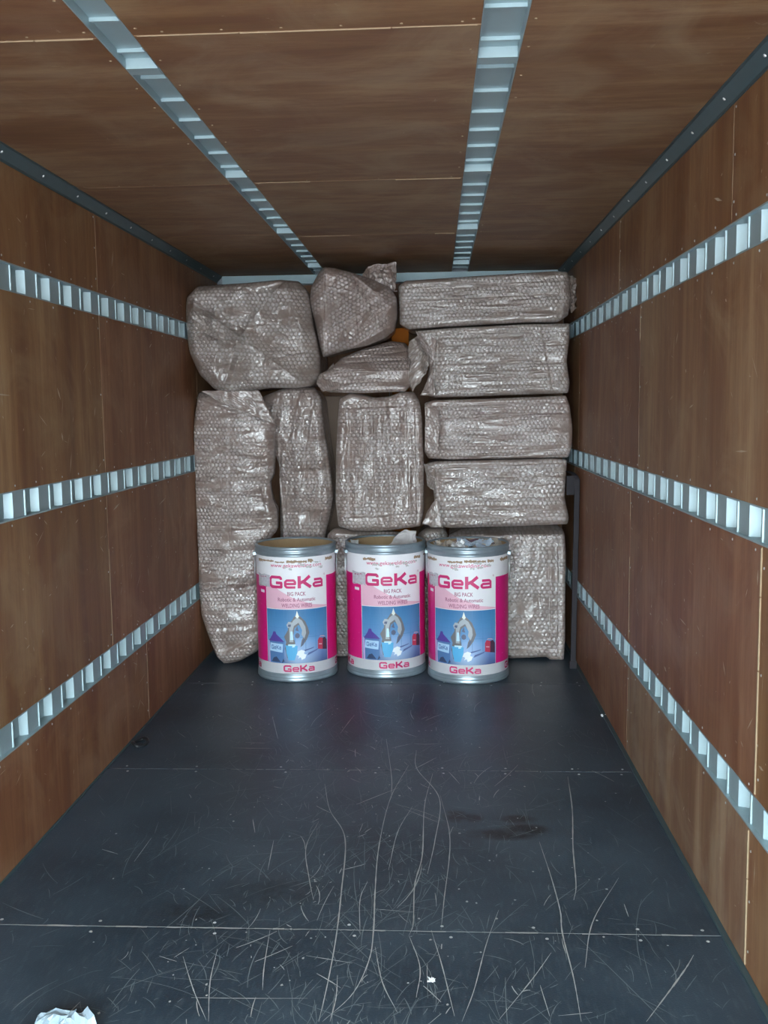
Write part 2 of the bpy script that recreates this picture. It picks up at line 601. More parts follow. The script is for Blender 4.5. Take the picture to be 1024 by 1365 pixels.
def side_wall(name, X, sgn, seams, phase, period, tints):
    """sgn points from the inside outwards (-1 left, +1 right)."""
    def bx(d0, d1, y0, y1, z0, z1):              # d = distance outwards from the panel face
        a, b = X + sgn * d0, X + sgn * d1
        return (min(a, b), max(a, b), y0, y1, z0, z1)
    w = struct(mk(name, *boxes([bx(.05, .06, Y0, Y1 + .06, -.12, H + .06)]), M['skin']))
    rows = [(0.004, RAILS[0][0]), (RAILS[0][1], RAILS[1][0]), (RAILS[1][1], RAILS[2][0]), (RAILS[2][1], H)]
    r = random.Random(3 if sgn < 0 else 8)
    for (z0, z1), ys in zip(rows, seams):
        cuts = [Y0] + [y for y in ys if Y0 < y < Y1] + [Y1]
        for a, b in zip(cuts, cuts[1:]):
            o = mk('plywood_panel', *boxes([bx(0, PT, a + .0012, b - .0012, z0, z1)]), M['ply_wall'], w)
            bevel(o, .0012, 1)
            cl = [q[2:] for q in tints if q[0] == z0 and a <= q[1] < b]
            o.color = (*(cl[0] if cl else (1.0, .90, .82)), 1)
    # one hat-shaped rib of the rail, front edge at y = 0
    for i, (z0, z1) in enumerate(RAILS):
        rail = mk('lash_rail', *boxes([bx(.044, .050, Y0, Y1, z0 - .02, z1 + .02),
                                       bx(.0, .044, Y0, Y1, z0, z0 + .005),
                                       bx(.0, .044, Y0, Y1, z1 - .005, z1)]), M['rail_edge'], w)
        prof = [(.044, -.014), (.014, 0), (.014, .098), (.0095, .100), (.0095, .108), (.044, .110)]
        V = []
        for zz in (z0 + .004, z1 - .004):
            V += [(sgn * d, y, zz) for d, y in prof]
        n = len(prof)
        Fc = [(k, (k + 1) % n, n + (k + 1) % n, n + k) for k in range(n)] + [tuple(range(n)), tuple(range(2 * n - 1, n - 1, -1))]
        me = None
        k = math.floor((Y0 - phase[i]) / period) + 1
        first = None
        while phase[i] + k * period + .12 < Y1:
            y = phase[i] + k * period
            if first is None:
                first = mk('rib', V, Fc, M['rail'], rail)
                first.location = (X, y, 0)
                bm = bmesh.new()
                bm.from_mesh(first.data)
                bmesh.ops.recalc_face_normals(bm, faces=bm.faces)
                bm.to_mesh(first.data)
                bm.free()
            else:
                share(first, rail, (X, y, 0))
            k += 1
    V, Fc = [], []
    for z0, z1 in RAILS:
        y = 1.2
        while y < 6.6:
            for z in (z0 - .018, z1 + .018):
                disc(V, Fc, (X, y + r.uniform(-.03, .03), z), (-sgn, 0, 0), .0045)
            y += .23
    for (z0, z1), ys in zip(rows, seams):
        for s in ys:
            if not 2 < s < 6.5:
                continue
            for q in np.linspace(z0 + .06, z1 - .06, 3):
                for e in (-.018,):
                    disc(V, Fc, (X, s + e, q), (-sgn, 0, 0), .0045)
    o = mk('panel_screws', V, Fc, M['screw'], w)
    o['kind'] = 'stuff'
    # scuffs: short pale scratches in the veneer
    V, Fc = [], []
    for q in range(380):
        y, z = r.uniform(2.2, 6.4), r.uniform(.1, 2.4)
        if any(a - .02 < z < b + .02 for a, b in RAILS):
            continue
        a = r.gauss(.25, .9)
        ln = min(r.expovariate(1 / .03) + .006, .16)
        wd_ = r.uniform(.0008, .0030) if r.random() < .85 else r.uniform(.003, .007)
        dy, dz = math.cos(a), math.sin(a)
        if any(a2 - .02 < z + dz * ln < b2 + .02 for a2, b2 in RAILS):
            continue
        k0 = len(V)
        xx = X - sgn * .0005
        for (t, s) in ((0, 0), (.5, 1), (1, 0), (.5, -1)):
            V.append((xx, y + dy * ln * t - dz * wd_ * s, z + dz * ln * t + dy * wd_ * s))
        Fc.append((k0, k0 + 1, k0 + 2, k0 + 3))
    o = mk('veneer_scuffs', V, Fc, M['scuff'], w)
    o['kind'] = 'stuff'
    V, Fc = [], []
    for (z0, z1), ys in zip(rows, seams):         # raw sheet edges at the butt joints
        for sm in ys:
            z = z0 + .01
            while z < z1 - .04:
                ln = min(r.uniform(.12, .5), z1 - .005 - z)
                pr, wd_ = (.004, .007) if sm < 2.8 else (r.uniform(.0006, .0018), .003)
                bv, bf = boxes([bx(-pr, 0, sm, sm + wd_, z, z + ln)])
                k0 = len(V)
                V += bv
                Fc += [tuple(q + k0 for q in f) for f in bf]
                z += ln + (.004 if sm < 2.8 else r.uniform(.02, .3))
    o = mk('raw_sheet_edges', V, Fc, M['ply_edge'], w)
    o['kind'] = 'stuff'
    return w


side_wall('wall_left', XL, -1, [(1.40, 3.22, 5.04), (.85, 2.68, 4.51, 6.34), (.85, 2.68, 4.51, 6.34), (.85, 2.68, 4.51, 6.34)],
          (3.79, 3.762, 3.735), .2395,
          [(.004, 3, .98, .80, .75), (.004, 4, .98, .80, .75), (.004, 6, 1.0, .78, .72), (.545, 4, 1.0, .95, .84), (.545, 6, .98, .80, .74), (1.379, 4, 1.0, .95, .84),
           (1.379, 6, .98, .80, .74), (2.212, 4, 1.0, .93, .82), (2.212, 6, .98, .85, .77)])
side_wall('wall_right', XR, 1, [(.95, 2.78, 4.594, 6.42), (.9, 2.735, 4.58, 6.40), (.8, 2.60, 4.42, 6.25), (.9, 3.1, 4.93)],
          (2.932, 2.90, 2.868), .2285,
          [(.004, 4, 1.12, 1.20, 1.36), (.004, 6, 1.0, .80, .76), (.545, 2, 1.0, .93, .80), (.545, 4, .98, .80, .80), (.545, 6, 1.0, .78, .75), (1.379, 4, 1.0, .95, .90),
           (1.379, 6, .98, .80, .76), (2.212, 4, 1.0, .93, .84), (2.212, 2, 1.0, .93, .84), (2.212, 6, .98, .86, .79)])

for nm, a, b in (('trim_4', XL, XL + .008), ('trim_5', XR - .020, XR)):
    o = struct(mk(nm, *boxes([(a, b, Y0, Y1, 0, .009)]), M['trim']))
    bevel(o, .003)
# ------------------------------------------------------------------ back wall
wb = struct(mk('wall_back', *boxes([(XL - .06, XR + .06, Y1 + .012, Y1 + .06, -.12, H + .06)]), M['skin']))
for a, b in ((XL, -.33), (-.33, XR)):
    o = mk('plywood_panel', *boxes([(a + .002, b - .002, Y1, Y1 + .012, 0.004, H - .07)]), M['ply_wall'], wb)
    o.color = (1.0, .90, .82, 1)

# ------------------------------------------------------------------ ceiling
ce = struct(mk('ceiling', *boxes([(XL - .06, XR + .06, Y0, Y1 + .06, H + .042, H + .06)]), M['skin']))
SL, SR = (-.852, -.757), (.120, .232)
r = random.Random(12)
for (a, b), ys in (((XL, SL[0]), (1.0, 2.548, 4.19, 5.40)), ((SL[1], SR[0]), (1.0, 2.541, 4.172, 5.466)), ((SR[1], XR), (1.6,))):
    cuts = [Y0] + list(ys) + [Y1]
    for c, d in zip(cuts, cuts[1:]):
        o = mk('ceiling_panel', *boxes([(a, b, c + .0018, d - .0018, H, H + PT)]), M['ply_ceil'], ce)
        bevel(o, .0014, 1)
        t = r.uniform(.97, 1.03)
        o.color = (t, t * r.uniform(.96, 1.02), t * r.uniform(.96, 1.06), 1)
    V, Fc = [], []
    for s in ys:
        if s > 2:
            x = a + .02
            while x < b - .03:                      # splintered pale edge at the butt joint
                ln = r.uniform(.05, .14)
                k0 = len(V)
                V += [(x, s + .0015, H - .0004), (min(x + ln, b - .01), s + .0015, H - .0004),
                      (min(x + ln, b - .01), s + .009 * r.uniform(.4, 1.1), H - .0004), (x, s + .009 * r.uniform(.4, 1.1), H - .0004)]
                Fc.append((k0, k0 + 1, k0 + 2, k0 + 3))
                x += ln * r.choice((1, 1, 1.3))
            x = a + .01
            while x < b - .05 and not (s > 3 and a < -1):   # raw edge of the farther sheet, standing a little proud
                ln = min(r.uniform(.15, .4), b - .01 - x)
                bv, bf = boxes([(x, x + ln, s + .0005, s + .0035, H - r.uniform(.002, .0045), H)])
                k0 = len(V)
                V += bv
                Fc += [tuple(q + k0 for q in f) for f in bf]
                x += ln + (r.uniform(.1, .5) if s > 3 else .004)
            for x in np.arange(a + .08, b - .04, .15):
                disc(V, Fc, (x, s - .02, H), (0, 0, -1), .0045)
    for y in np.arange(2.3, 6.9, .21):
        for x in (a + .02, b - .02):
            disc(V, Fc, (x, y + r.uniform(-.02, .02), H), (0, 0, -1), .0045)
    o = mk('ceiling_joint_splinters', V, Fc, M['ply_edge'], ce)
    o['kind'] = 'stuff'
for (a, b) in (SL, SR):
    mk('roof_strip', *boxes([(a - .01, b + .01, Y0, Y1, H + .026, H + .042), (a, a + .003, Y0, Y1, H, H + .026), (b - .003, b, Y0, Y1, H, H + .026)]), M['rail_dull'], ce)
    first = None
    y = 2.485 - .2125 * 17
    while y < Y1 - .05:
        if first is None:
            first = mk('roof_bar', *boxes([(a + .003, b - .003, 0, .010, H + .016, H + .027)]), M['rail'], ce)
            first.location = (0, y, 0)
        else:
            share(first, ce, (0, y, 0))
        y += .2125
    first = None
    for k in range(-2, 4):
        y = 2.772 + 1.290 * k
        if first is None:
            first = mk('roof_bow', *boxes([(a + .003, b - .003, 0, .05, H - .002, H + .027)]), M['rail'], ce)
            first.location = (0, y, 0)
        else:
            share(first, ce, (0, y, 0))

# corner trims with rivets
for nm, X, s in (('trim_1', XL, 1), ('trim_2', XR, -1)):
    V, Fc = boxes([tuple(sorted((X, X + s * .045))) + (Y0, Y1, H - .004, H), tuple(sorted((X, X + s * .004))) + (Y0, Y1, H - .045, H)])
    # sloping cover between the two flanges
    k0 = len(V)
    for y in (Y0, Y1):
        V += [(X + s * .036, y, H - .004), (X + s * .004, y, H - .036), (X + s * .002, y, H - .002)]
    Fc += [(k0, k0 + 1, k0 + 4, k0 + 3), (k0, k0 + 2, k0 + 1), (k0 + 3, k0 + 4, k0 + 5)]
    t = struct(mk(nm, V, Fc, M['trim']))
    V, Fc = [], []
    nrm = np.array([s, 0, -1.0]) / math.sqrt(2)
    for y in np.arange(2.4, 6.9, .37):
        disc(V, Fc, np.array([X + s * .020, y, H - .020]), nrm, .006, .003)
    o = mk('rivets', V, Fc, M['screw'], t)
    o['kind'] = 'stuff'
struct(mk('trim_3', *boxes([(XL + .046, XR - .046, Y1 - .04, Y1, H - .066, H - .002), (XL + .046, XR - .046, Y1 - .05, Y1 - .04, H - .066, H - .060)]), M['rail']))


# ------------------------------------------------------------------ wrapped bundles
def resample(P, n):
    P = np.asarray(P, float)
    Q = np.vstack([P, P[:1]])
    seg = np.linalg.norm(np.diff(Q, axis=0), axis=1)
    cum = np.concatenate([[0], np.cumsum(seg)])
    t = np.linspace(0, cum[-1], n, endpoint=False)
    return np.stack([np.interp(t, cum, Q[:, 0]), np.interp(t, cum, Q[:, 1])], 1)


def seg_dist(P, a, b):
    """distance, side and parameter of points P (n,2) against the segment a-b"""
    ab = b - a
    t = np.clip(((P - a) @ ab) / (ab @ ab), 0, 1)
    q = a + t[:, None] * ab
    d = np.linalg.norm(P - q, axis=1)
    s = np.sign(ab[0] * (P[:, 1] - a[1]) - ab[1] * (P[:, 0] - a[0]))
    return d, s, t


def bundle(name, px, Yf, Yb, mat, label, group, rr=.035, bulge=.015, wr=.010, ws=7.0, aniso=(1, 1), plain=.03,
           creases=(), slope=None, wrinkles=(26, None, .014), turn=0.0, seed=1, n=240, rings=56, shrink=.985):
    W = np.array([atY(x, y, Yf + rr * .6) for x, y in px])[:, [0, 2]]
    O = resample(W, n * 2)
    for _ in range(4):
        O = .5 * O + .25 * (np.roll(O, 1, 0) + np.roll(O, -1, 0))
    O = resample(O, n)
    x, z = O[:, 0], O[:, 1]
    x2, z2 = np.roll(x, -1), np.roll(z, -1)
    cr_ = x * z2 - x2 * z
    A = cr_.sum() / 2
    C = np.array([((x + x2) * cr_).sum(), ((z + z2) * cr_).sum()]) / (6 * A)
    if A < 0:
        O = O[::-1]
    k = np.linspace(0, 1, rings + 1)[:-1]
    s = 1 - k ** 1.25
    P = (C + s[:, None, None] * (O[None] - C)).reshape(-1, 2)
    P = np.vstack([P, C])
    d = np.full(len(P), 9.0)
    for i in range(n):
        dd, _, _ = seg_dist(P, O[i], O[(i + 1) % n])
        d = np.minimum(d, dd)
    d[:n] = 0
    dm = d.max()
    e = 1 - np.clip(d / rr, 0, 1)
    y = Yf + rr * (1 - np.sqrt(np.maximum(0, 1 - e * e)))
    q = np.clip(d / dm, 0, 1)
    y -= bulge * (q * (2 - q))
    ct, st = math.cos(turn), math.sin(turn)
    U = np.stack([P[:, 0] * ct + P[:, 1] * st, -P[:, 0] * st + P[:, 1] * ct], 1)
    Q3 = np.stack([U[:, 0] * ws * aniso[0], U[:, 1] * ws * aniso[1], np.full(len(P), seed * 3.1)], 1)
    nz = .6 * vnoise(Q3, seed) + .5 * (1 - 2.2 * np.abs(vnoise(Q3 * 1.9 + 4.4, seed + 7))) + .22 * vnoise(Q3 * 4.3, seed + 3)
    fade = np.clip(d / (rr * .8), .15, 1)
    y -= wr * nz * fade
    bub = np.clip((d - plain * .5) / max(plain, 1e-3), 0, 1)
    for (x0, y0, x1, y1, w, amp) in creases:
        a = atY(x0, y0, Yf)[[0, 2]]
        b = atY(x1, y1, Yf)[[0, 2]]
        dd, sd, t = seg_dist(P, a, b)
        w_ = w / 206.0
        y += amp * np.exp(-dd / w_) * np.where(sd > 0, 1.0, -.35) * np.clip(np.minimum(t, 1 - t) * 6 + .35, 0, 1) * fade
        bub *= np.clip(dd / (w_ * .5), .25, 1)
    wn, wdir, wamp = wrinkles
    rg = random.Random(seed * 17)
    for _ in range(wn):
        c0 = O[rg.randrange(n)] * .5 + C * .5 + (O[rg.randrange(n)] - C) * rg.uniform(-.15, .45)
        an = rg.uniform(0, math.pi) if wdir is None else wdir + rg.gauss(0, .12)
        ln = rg.uniform(.06, .22) * (1 if wdir is None else 1.8)
        dv = np.array([math.cos(an), math.sin(an)]) * ln / 2
        dd, sd, t = seg_dist(P, c0 - dv, c0 + dv)
        y += rg.choice((-1, 1)) * wamp * rg.uniform(.4, 1) * np.exp(-dd / rg.uniform(.008, .022)) * np.where(sd > 0, 1.0, -.3) * np.clip(np.minimum(t, 1 - t) * 5, 0, 1) * fade
    if slope:
        zl = atY(560, slope[0], Yf)[2]
        y += slope[1] * np.maximum(0, P[:, 1] - zl)
    V = np.stack([P[:, 0], y, P[:, 1]], 1)
    uv = U.copy()
    # sides and back
    ks = 9
    y_edge = V[:n, 1]
    nrm = O - C
    nrm /= np.linalg.norm(nrm, axis=1)[:, None]
    uo = np.stack([nrm[:, 0] * ct + nrm[:, 1] * st, -nrm[:, 0] * st + nrm[:, 1] * ct], 1)
    SV, SU = [], []
    for j in range(1, ks + 1):
        t = j / ks
        yy = y_edge + (Yb - y_edge) * t
        g = C + (O - C) * (1 - (1 - shrink) * t)
        jit = vnoise(np.stack([O[:, 0] * 9, yy * 9, O[:, 1] * 9], 1), seed + 11)
        g = g - nrm * (.006 * (1 + jit))[:, None] * min(1, 2 * t)
        SV.append(np.stack([g[:, 0], yy, g[:, 1]], 1))
        SU.append(uv[:n] + uo * (yy - y_edge)[:, None])
    base = len(V)
    V = np.vstack([V] + SV + [[C[0], Yb, C[1]]])
    V[:, 0] = np.clip(V[:, 0], XL + .004, XR - .004)
    V[:, 2] = np.maximum(V[:, 2], 0.001)
    uv = np.vstack([uv] + SU + [uv[base - 1]])
    bub = np.concatenate([bub, np.full(ks * n + 1, .25)])
    Fc = []
    i = np.arange(n)
    i2 = (i + 1) % n
    for j in range(rings - 1):
        a, b = j * n, (j + 1) * n
        Fc += np.stack([a + i, a + i2, b + i2, b + i], 1).tolist()
    a = (rings - 1) * n
    Fc += np.stack([a + i, a + i2, np.full(n, base - 1)], 1).tolist()
    prev = i
    p2 = i2
    for j in range(ks):
        b = base + j * n
        Fc += np.stack([p2, prev, b + i, b + i2], 1).tolist()
        prev, p2 = b + i, b + i2
    Fc += np.stack([p2, prev, np.full(n, len(V) - 1)], 1).tolist()
    org = (float(C[0]), float((Yf + Yb) / 2), float(O[:, 1].min()))
    o = mk(name, V, Fc, mat, None, org, True, uv, {'bub': bub})
    bm = bmesh.new()
    bm.from_mesh(o.data)
    bmesh.ops.recalc_face_normals(bm, faces=bm.faces)
    bm.to_mesh(o.data)
    bm.free()
    o.data.shade_smooth()
    tag(o, label, 'wrapped package', group)
    return o


def sheet(name, corners, mat, parent=None, n=24, amp=.012, ws=14.0, seed=1, bow=0.0, th=.003, label=None, cat=None, group=None, dim=None):
    """a thin crumpled sheet over four corners (world points, in order round the edge)"""
    c = [np.array(p, float) for p in corners]
    u, v = np.meshgrid(np.linspace(0, 1, n), np.linspace(0, 1, n))
    u, v = u.ravel()[:, None], v.ravel()[:, None]
    P = (1 - u) * (1 - v) * c[0] + u * (1 - v) * c[1] + u * v * c[2] + (1 - u) * v * c[3]
    nr = np.cross(c[1] - c[0], c[3] - c[0])
    nr /= np.linalg.norm(nr)
    if nr[1] > 0:
        nr = -nr
    h = amp * (.7 * vnoise(P * ws, seed) + .8 * (1 - 2.2 * np.abs(vnoise(P * ws * 1.7, seed + 5)))) + bow * (4 * u * (1 - u))[:, 0]
    ed = vnoise(P * 22, seed + 9) * amp * .5
    P = P + nr * h[:, None] + np.stack([ed, ed * 0, vnoise(P * 25, seed + 2) * amp * .5], 1)
    a = np.arange(n - 1)
    A, B = np.meshgrid(a, a)
    i = (B * n + A).ravel()
    Fc = np.stack([i, i + 1, i + n + 1, i + n], 1)
    uv = np.hstack([u * np.linalg.norm(c[1] - c[0]), v * np.linalg.norm(c[3] - c[0])])
    T = P - nr * th
    m_ = n * n
    edge = [k for k in range(n)] + [k * n + n - 1 for k in range(1, n)] + [m_ - 1 - k for k in range(1, n)] + [(n - 1 - k) * n for k in range(1, n - 1)]
    side = [(edge[k], edge[(k + 1) % len(edge)], edge[(k + 1) % len(edge)] + m_, edge[k] + m_) for k in range(len(edge))]
    V = np.vstack([P, T])
    Fl = Fc.tolist() + (Fc[:, ::-1] + m_).tolist() + side
    org = np.array(parent.location) if parent is not None else np.array([P[:, 0].mean(), P[:, 1].mean(), P[:, 2].min()])
    o = mk(name, V if parent is None else V - org, Fl, mat, parent, (0, 0, 0) if parent is not None else org, True,
           np.vstack([uv, uv]), {'bub': np.full(2 * m_, .5)})
    if label:
        tag(o, label, cat, group)
    return o


def pxs(lst, Y):
    return [atY(x, y, Y if len(q) == 0 else q[0]) for x, y, *q in lst]


GL, GM, GR = 'bundles stacked against the left side', 'bundles stacked in the middle column', 'bundles stacked against the right side'
A_ = bundle('wrapped_bundle', [(248, 395), (262, 381), (300, 378), (330, 376), (372, 372), (398, 374), (408, 385), (412, 400), (416, 430), (422, 455), (426, 475),
            (427, 500), (415, 514), (395, 517), (360, 517), (335, 521), (305, 524), (285, 519), (265, 500), (252, 472), (246, 440), (245, 412)],
            6.08, 6.75, M['bub_a'], 'lumpy bubble-wrapped bundle with deep star-shaped creases on top of tall packages beside the plywood wall', GL,
            rr=.09, bulge=.03, wr=.024, ws=5, plain=.02, seed=2, wrinkles=(44, None, .022),
            creases=[(322, 450, 378, 375, 20, .12), (322, 450, 258, 400, 16, -.10), (322, 450, 300, 520, 15, .075), (322, 450, 400, 508, 15, -.10),
                     (352, 482, 352, 500, 6, -.02), (362, 480, 425, 466, 9, .035), (256, 470, 320, 470, 9, .02), (300, 430, 290, 490, 12, .05), (380, 376, 404, 470, 10, -.02)])
B_ = bundle('wrapped_package', [(264, 523), (290, 521), (338, 526), (352, 548), (366, 562), (368, 574), (364, 580), (365, 600), (364, 632), (359, 642), (363, 665),
            (369, 680), (369, 708), (348, 732), (346, 800), (346, 862), (342, 870), (320, 882), (300, 887), (288, 876), (278, 850), (268, 822), (264, 790), (262, 740), (258, 680),
            (256, 620), (255, 580), (259, 552)],
            6.20, 6.37, M['bub_b'], 'tallest bubble-wrapped package, standing on the floor with a horizontally folded front and rounded foot', GL,
            rr=.05, bulge=.03, wr=.014, ws=5, aniso=(.5, 1.5), plain=.012, seed=5, n=300, wrinkles=(40, 0.0, .020),
            creases=[(262, 530, 366, 566, 9, -.035), (258, 582, 340, 574, 7, .02), (258, 588, 362, 596, 5, -.018), (258, 637, 362, 636, 7, .026), (262, 655, 355, 662, 6, -.02),
                     (262, 708, 368, 702, 7, .022), (264, 786, 344, 778, 9, -.04), (268, 842, 345, 834, 8, .022), (296, 872, 350, 842, 9, .045), (306, 530, 306, 720, 5, .008),
                     (345, 640, 352, 668, 6, .03)])
sheet('top_fold', pxs([(268, 521), (345, 520), (368, 566), (300, 540)], 6.13), M['bub_b'], B_, amp=.008, seed=4, bow=.015)
C_ = bundle('wrapped_package', [(343, 548), (350, 528), (378, 517), (419, 516), (428, 530), (432, 570), (440, 620), (444, 662), (439, 690), (433, 716), (434, 878),
            (378, 878), (374, 760), (372, 620), (352, 562)],
            6.40, 6.82, M['bub_b'], 'tall slumping bubble-wrapped package with upright creases, squeezed beside the tallest package', GL,
            rr=.05, bulge=.03, wr=.016, ws=5, aniso=(1.6, .6), plain=.02, seed=8, n=300, wrinkles=(36, 1.45, .018),
            creases=[(366, 590, 384, 730, 7, .04), (402, 518, 384, 600, 8, -.03), (420, 525, 404, 640, 6, .02), (380, 626, 434, 624, 7, -.03), (374, 682, 441, 680, 7, .03),
                     (428, 560, 438, 660, 9, .02), (372, 520, 362, 566, 8, .03)])
D_ = bundle('wrapped_bundle', [(426, 360), (432, 355), (445, 356), (470, 363), (500, 373), (520, 383), (529, 396), (530, 420), (526, 440), (514, 450), (490, 460),
            (460, 467), (430, 476), (426, 462), (419, 430), (412, 400), (414, 382)],
            6.14, 6.56, M['bub_b'], 'softly sagging bubble-wrapped bundle with a gathered tuft on top, just under the ceiling', GM,
            rr=.08, bulge=.035, wr=.020, ws=5, aniso=(1.2, .8), plain=.03, seed=11, turn=.6, wrinkles=(40, None, .018),
            creases=[(434, 358, 432, 474, 12, .03), (515, 438, 462, 466, 10, -.04), (470, 366, 522, 410, 12, -.03), (480, 420, 436, 440, 12, .02), (490, 452, 526, 400, 8, .03)])
sheet('gathered_tuft', pxs([(480, 371, 6.22), (492, 356, 6.3), (527, 353, 6.3), (528, 390, 6.2)], 6.2), M['bub_b'], D_, amp=.022, ws=18, seed=6)
sheet('film_end', pxs([(505, 360, 6.21), (523, 355, 6.26), (527, 384, 6.17), (512, 372, 6.19)], 6.2), M['bub_c'], D_, amp=.012, ws=22, seed=9)
E_ = bundle('wrapped_packet', [(421, 508), (425, 499), (440, 491), (452, 476), (480, 463), (500, 456), (520, 451), (538, 453), (546, 463), (549, 492), (549, 512),
            (540, 522), (480, 524), (440, 523), (427, 519)],
            6.10, 6.52, M['bub_b'], 'flat box-shaped packet in loose torn wrap, lying beneath the sagging bundle with the tuft', GM,
            rr=.03, bulge=.012, wr=.008, ws=7, aniso=(.5, 1.6), plain=.01, seed=14, slope=(494, 1.3), wrinkles=(18, 0.0, .008),
            creases=[(438, 494, 547, 493, 5, .012), (452, 478, 546, 466, 5, .02), (446, 486, 547, 478, 5, .02), (544, 456, 546, 520, 5, -.02), (440, 516, 548, 515, 6, -.03)])
sheet('loose_wrap', pxs([(545, 456, 6.12), (556, 448, 6.16), (574, 487, 6.12), (548, 522, 6.06)], 6.1), M['bub_a'], E_, amp=.014, ws=16, seed=3, bow=.03)
sheet('loose_wrap', pxs([(421, 512, 6.08), (445, 484, 6.2), (452, 520, 6.05), (430, 523, 6.06)], 6.1), M['bub_b'], E_, amp=.008, ws=14, seed=13, bow=.015)
F_ = bundle('wrapped_box', [(452, 532), (468, 523), (485, 526), (500, 530), (520, 528), (535, 522), (552, 522), (560, 536), (563, 562), (565, 620), (565, 680), (561, 702),
            (530, 706), (500, 709), (470, 708), (451, 702), (447, 668), (448, 600), (450, 560)],
            6.20, 6.56, M['bub_b'], 'upright bubble-wrapped box with vertical seams, second from top to bottom in the middle above the drums', GM,
            rr=.04, bulge=.02, wr=.010, ws=6, aniso=(1.8, .5), plain=.02, seed=17, turn=0, wrinkles=(30, 1.57, .012),
            creases=[(497, 535, 500, 690, 5, .014), (508, 532, 512, 690, 4, -.016), (515, 560, 522, 700, 5, .018), (541, 530, 546, 695, 5, -.016), (455, 545, 545, 541, 8, .02),
                     (466, 545, 464, 700, 5, .014), (465, 690, 555, 684, 8, -.02), (553, 540, 556, 700, 5, .02)])
F_['label'] = 'upright bubble-wrapped box with vertical seams, standing above the drums between the packages'
G1 = bundle('wrapped_box', [(436, 713), (445, 704), (470, 707), (530, 709), (545, 712), (546, 790), (545, 876), (437, 878)],
            6.41, 6.58, M['bub_b'], 'bubble-wrapped box on the floor mostly hidden behind two drums, under the upright box', GM,
            rr=.03, bulge=.02, wr=.010, plain=.02, seed=19, n=160, rings=40, creases=[(440, 740, 545, 742, 6, .015)])
G2 = bundle('wrapped_box', [(557, 712), (568, 704), (590, 703), (597, 712), (596, 790), (596, 876), (557, 877)],
            6.41, 6.8, M['bub_a'], 'narrow bubble-wrapped box on the floor showing its top behind the paper-filled drum', GM,
            rr=.03, bulge=.02, wr=.012, plain=.02, seed=20, n=160, rings=40)
R1 = bundle('wrapped_box', [(531, 381), (540, 374), (600, 370), (660, 366), (740, 361), (757, 362), (760, 376), (762, 396), (758, 420), (745, 429), (700, 430),
            (620, 434), (545, 439), (533, 432)],
            6.22, 6.8, M['bub_a'], 'long low bubble-wrapped box, topmost of the neat stack beside the plywood wall', GR,
            rr=.035, bulge=.012, wr=.007, ws=6, aniso=(.4, 1.8), plain=.02, seed=23, n=300, wrinkles=(30, 0.0, .009),
            creases=[(534, 384, 752, 374, 4, .012), (534, 402, 752, 392, 3, .007), (534, 418, 752, 410, 3, -.007), (540, 428, 748, 420, 5, -.016), (750, 370, 748, 424, 6, -.02)])
sheet('film_end', pxs([(758, 366, 6.3), (768, 372, 6.4), (767, 412, 6.4), (760, 418, 6.3)], 6.3), M['bub_a'], R1, amp=.012, ws=20, seed=21)
R2 = bundle('wrapped_box', [(556, 441), (600, 437), (700, 432), (760, 431), (760, 450), (756, 482), (760, 510), (758, 524), (700, 526), (620, 529), (580, 530),
            (564, 526), (570, 505), (573, 485), (568, 465)],
            6.22, 6.8, M['bub_a'], 'deep bubble-wrapped box with a shiny strip, second from the top of the neat stack', GR,
            rr=.03, bulge=.012, wr=.007, ws=6, aniso=(.4, 1.8), plain=.02, seed=27, n=300, wrinkles=(30, 0.0, .009),
            creases=[(566, 447, 756, 441, 4, .014), (580, 462, 754, 456, 3, .008), (580, 474, 754, 470, 3, -.006), (580, 486, 754, 484, 3, .008), (580, 498, 754, 496, 3, -.007),
                     (575, 522, 756, 514, 5, -.014), (582, 450, 580, 526, 4, .022), (722, 440, 735, 515, 8, .012)])
sheet('end_flap', pxs([(554, 441, 6.24), (582, 452, 6.21), (576, 498, 6.2), (570, 482, 6.23)], 6.2), M['bub_b'], R2, amp=.006, seed=31)
sheet('end_flap', pxs([(560, 527, 6.2), (569, 508, 6.22), (577, 494, 6.2), (581, 527, 6.19)], 6.2), M['bub_b'], R2, amp=.006, seed=32)
R3 = bundle('wrapped_box', [(566, 537), (580, 533), (660, 531), (755, 527), (760, 540), (764, 570), (763, 596), (758, 610), (700, 611), (600, 613), (571, 611),
            (565, 600), (567, 570)],
            6.22, 6.8, M['bub_b'], 'bubble-wrapped box with a plain folded end, third from the top of the neat stack', GR,
            rr=.03, bulge=.012, wr=.007, ws=6, aniso=(.4, 1.8), plain=.02, seed=33, n=300, wrinkles=(30, 0.0, .009),
            creases=[(568, 542, 756, 537, 4, .014), (588, 558, 758, 550, 5, .016), (584, 595, 758, 594, 4, -.012), (570, 603, 758, 600, 4, .01), (585, 545, 584, 608, 4, .022)])
sheet('end_flap', pxs([(567, 540, 6.22), (586, 548, 6.195), (585, 606, 6.195), (567, 602, 6.22)], 6.2), M['bub_b'], R3, amp=.005, seed=35)
R4 = bundle('wrapped_box', [(567, 619), (580, 615), (660, 613), (740, 611), (756, 613), (755, 640), (753, 662), (759, 690), (757, 699), (680, 702), (600, 704),
            (585, 701), (580, 676), (578, 655), (572, 636)],
            6.22, 6.8, M['bub_c'], 'bubble-wrapped box with torn flaring end, fourth from the top of the neat stack', GR,
            rr=.03, bulge=.012, wr=.007, ws=6, aniso=(.4, 1.8), plain=.015, seed=39, n=300, wrinkles=(30, 0.0, .009),
            creases=[(570, 625, 754, 617, 4, .014), (580, 638, 752, 634, 3, .008), (586, 680, 754, 680, 4, -.014), (588, 692, 756, 690, 4, .012), (581, 630, 588, 698, 4, .018)])
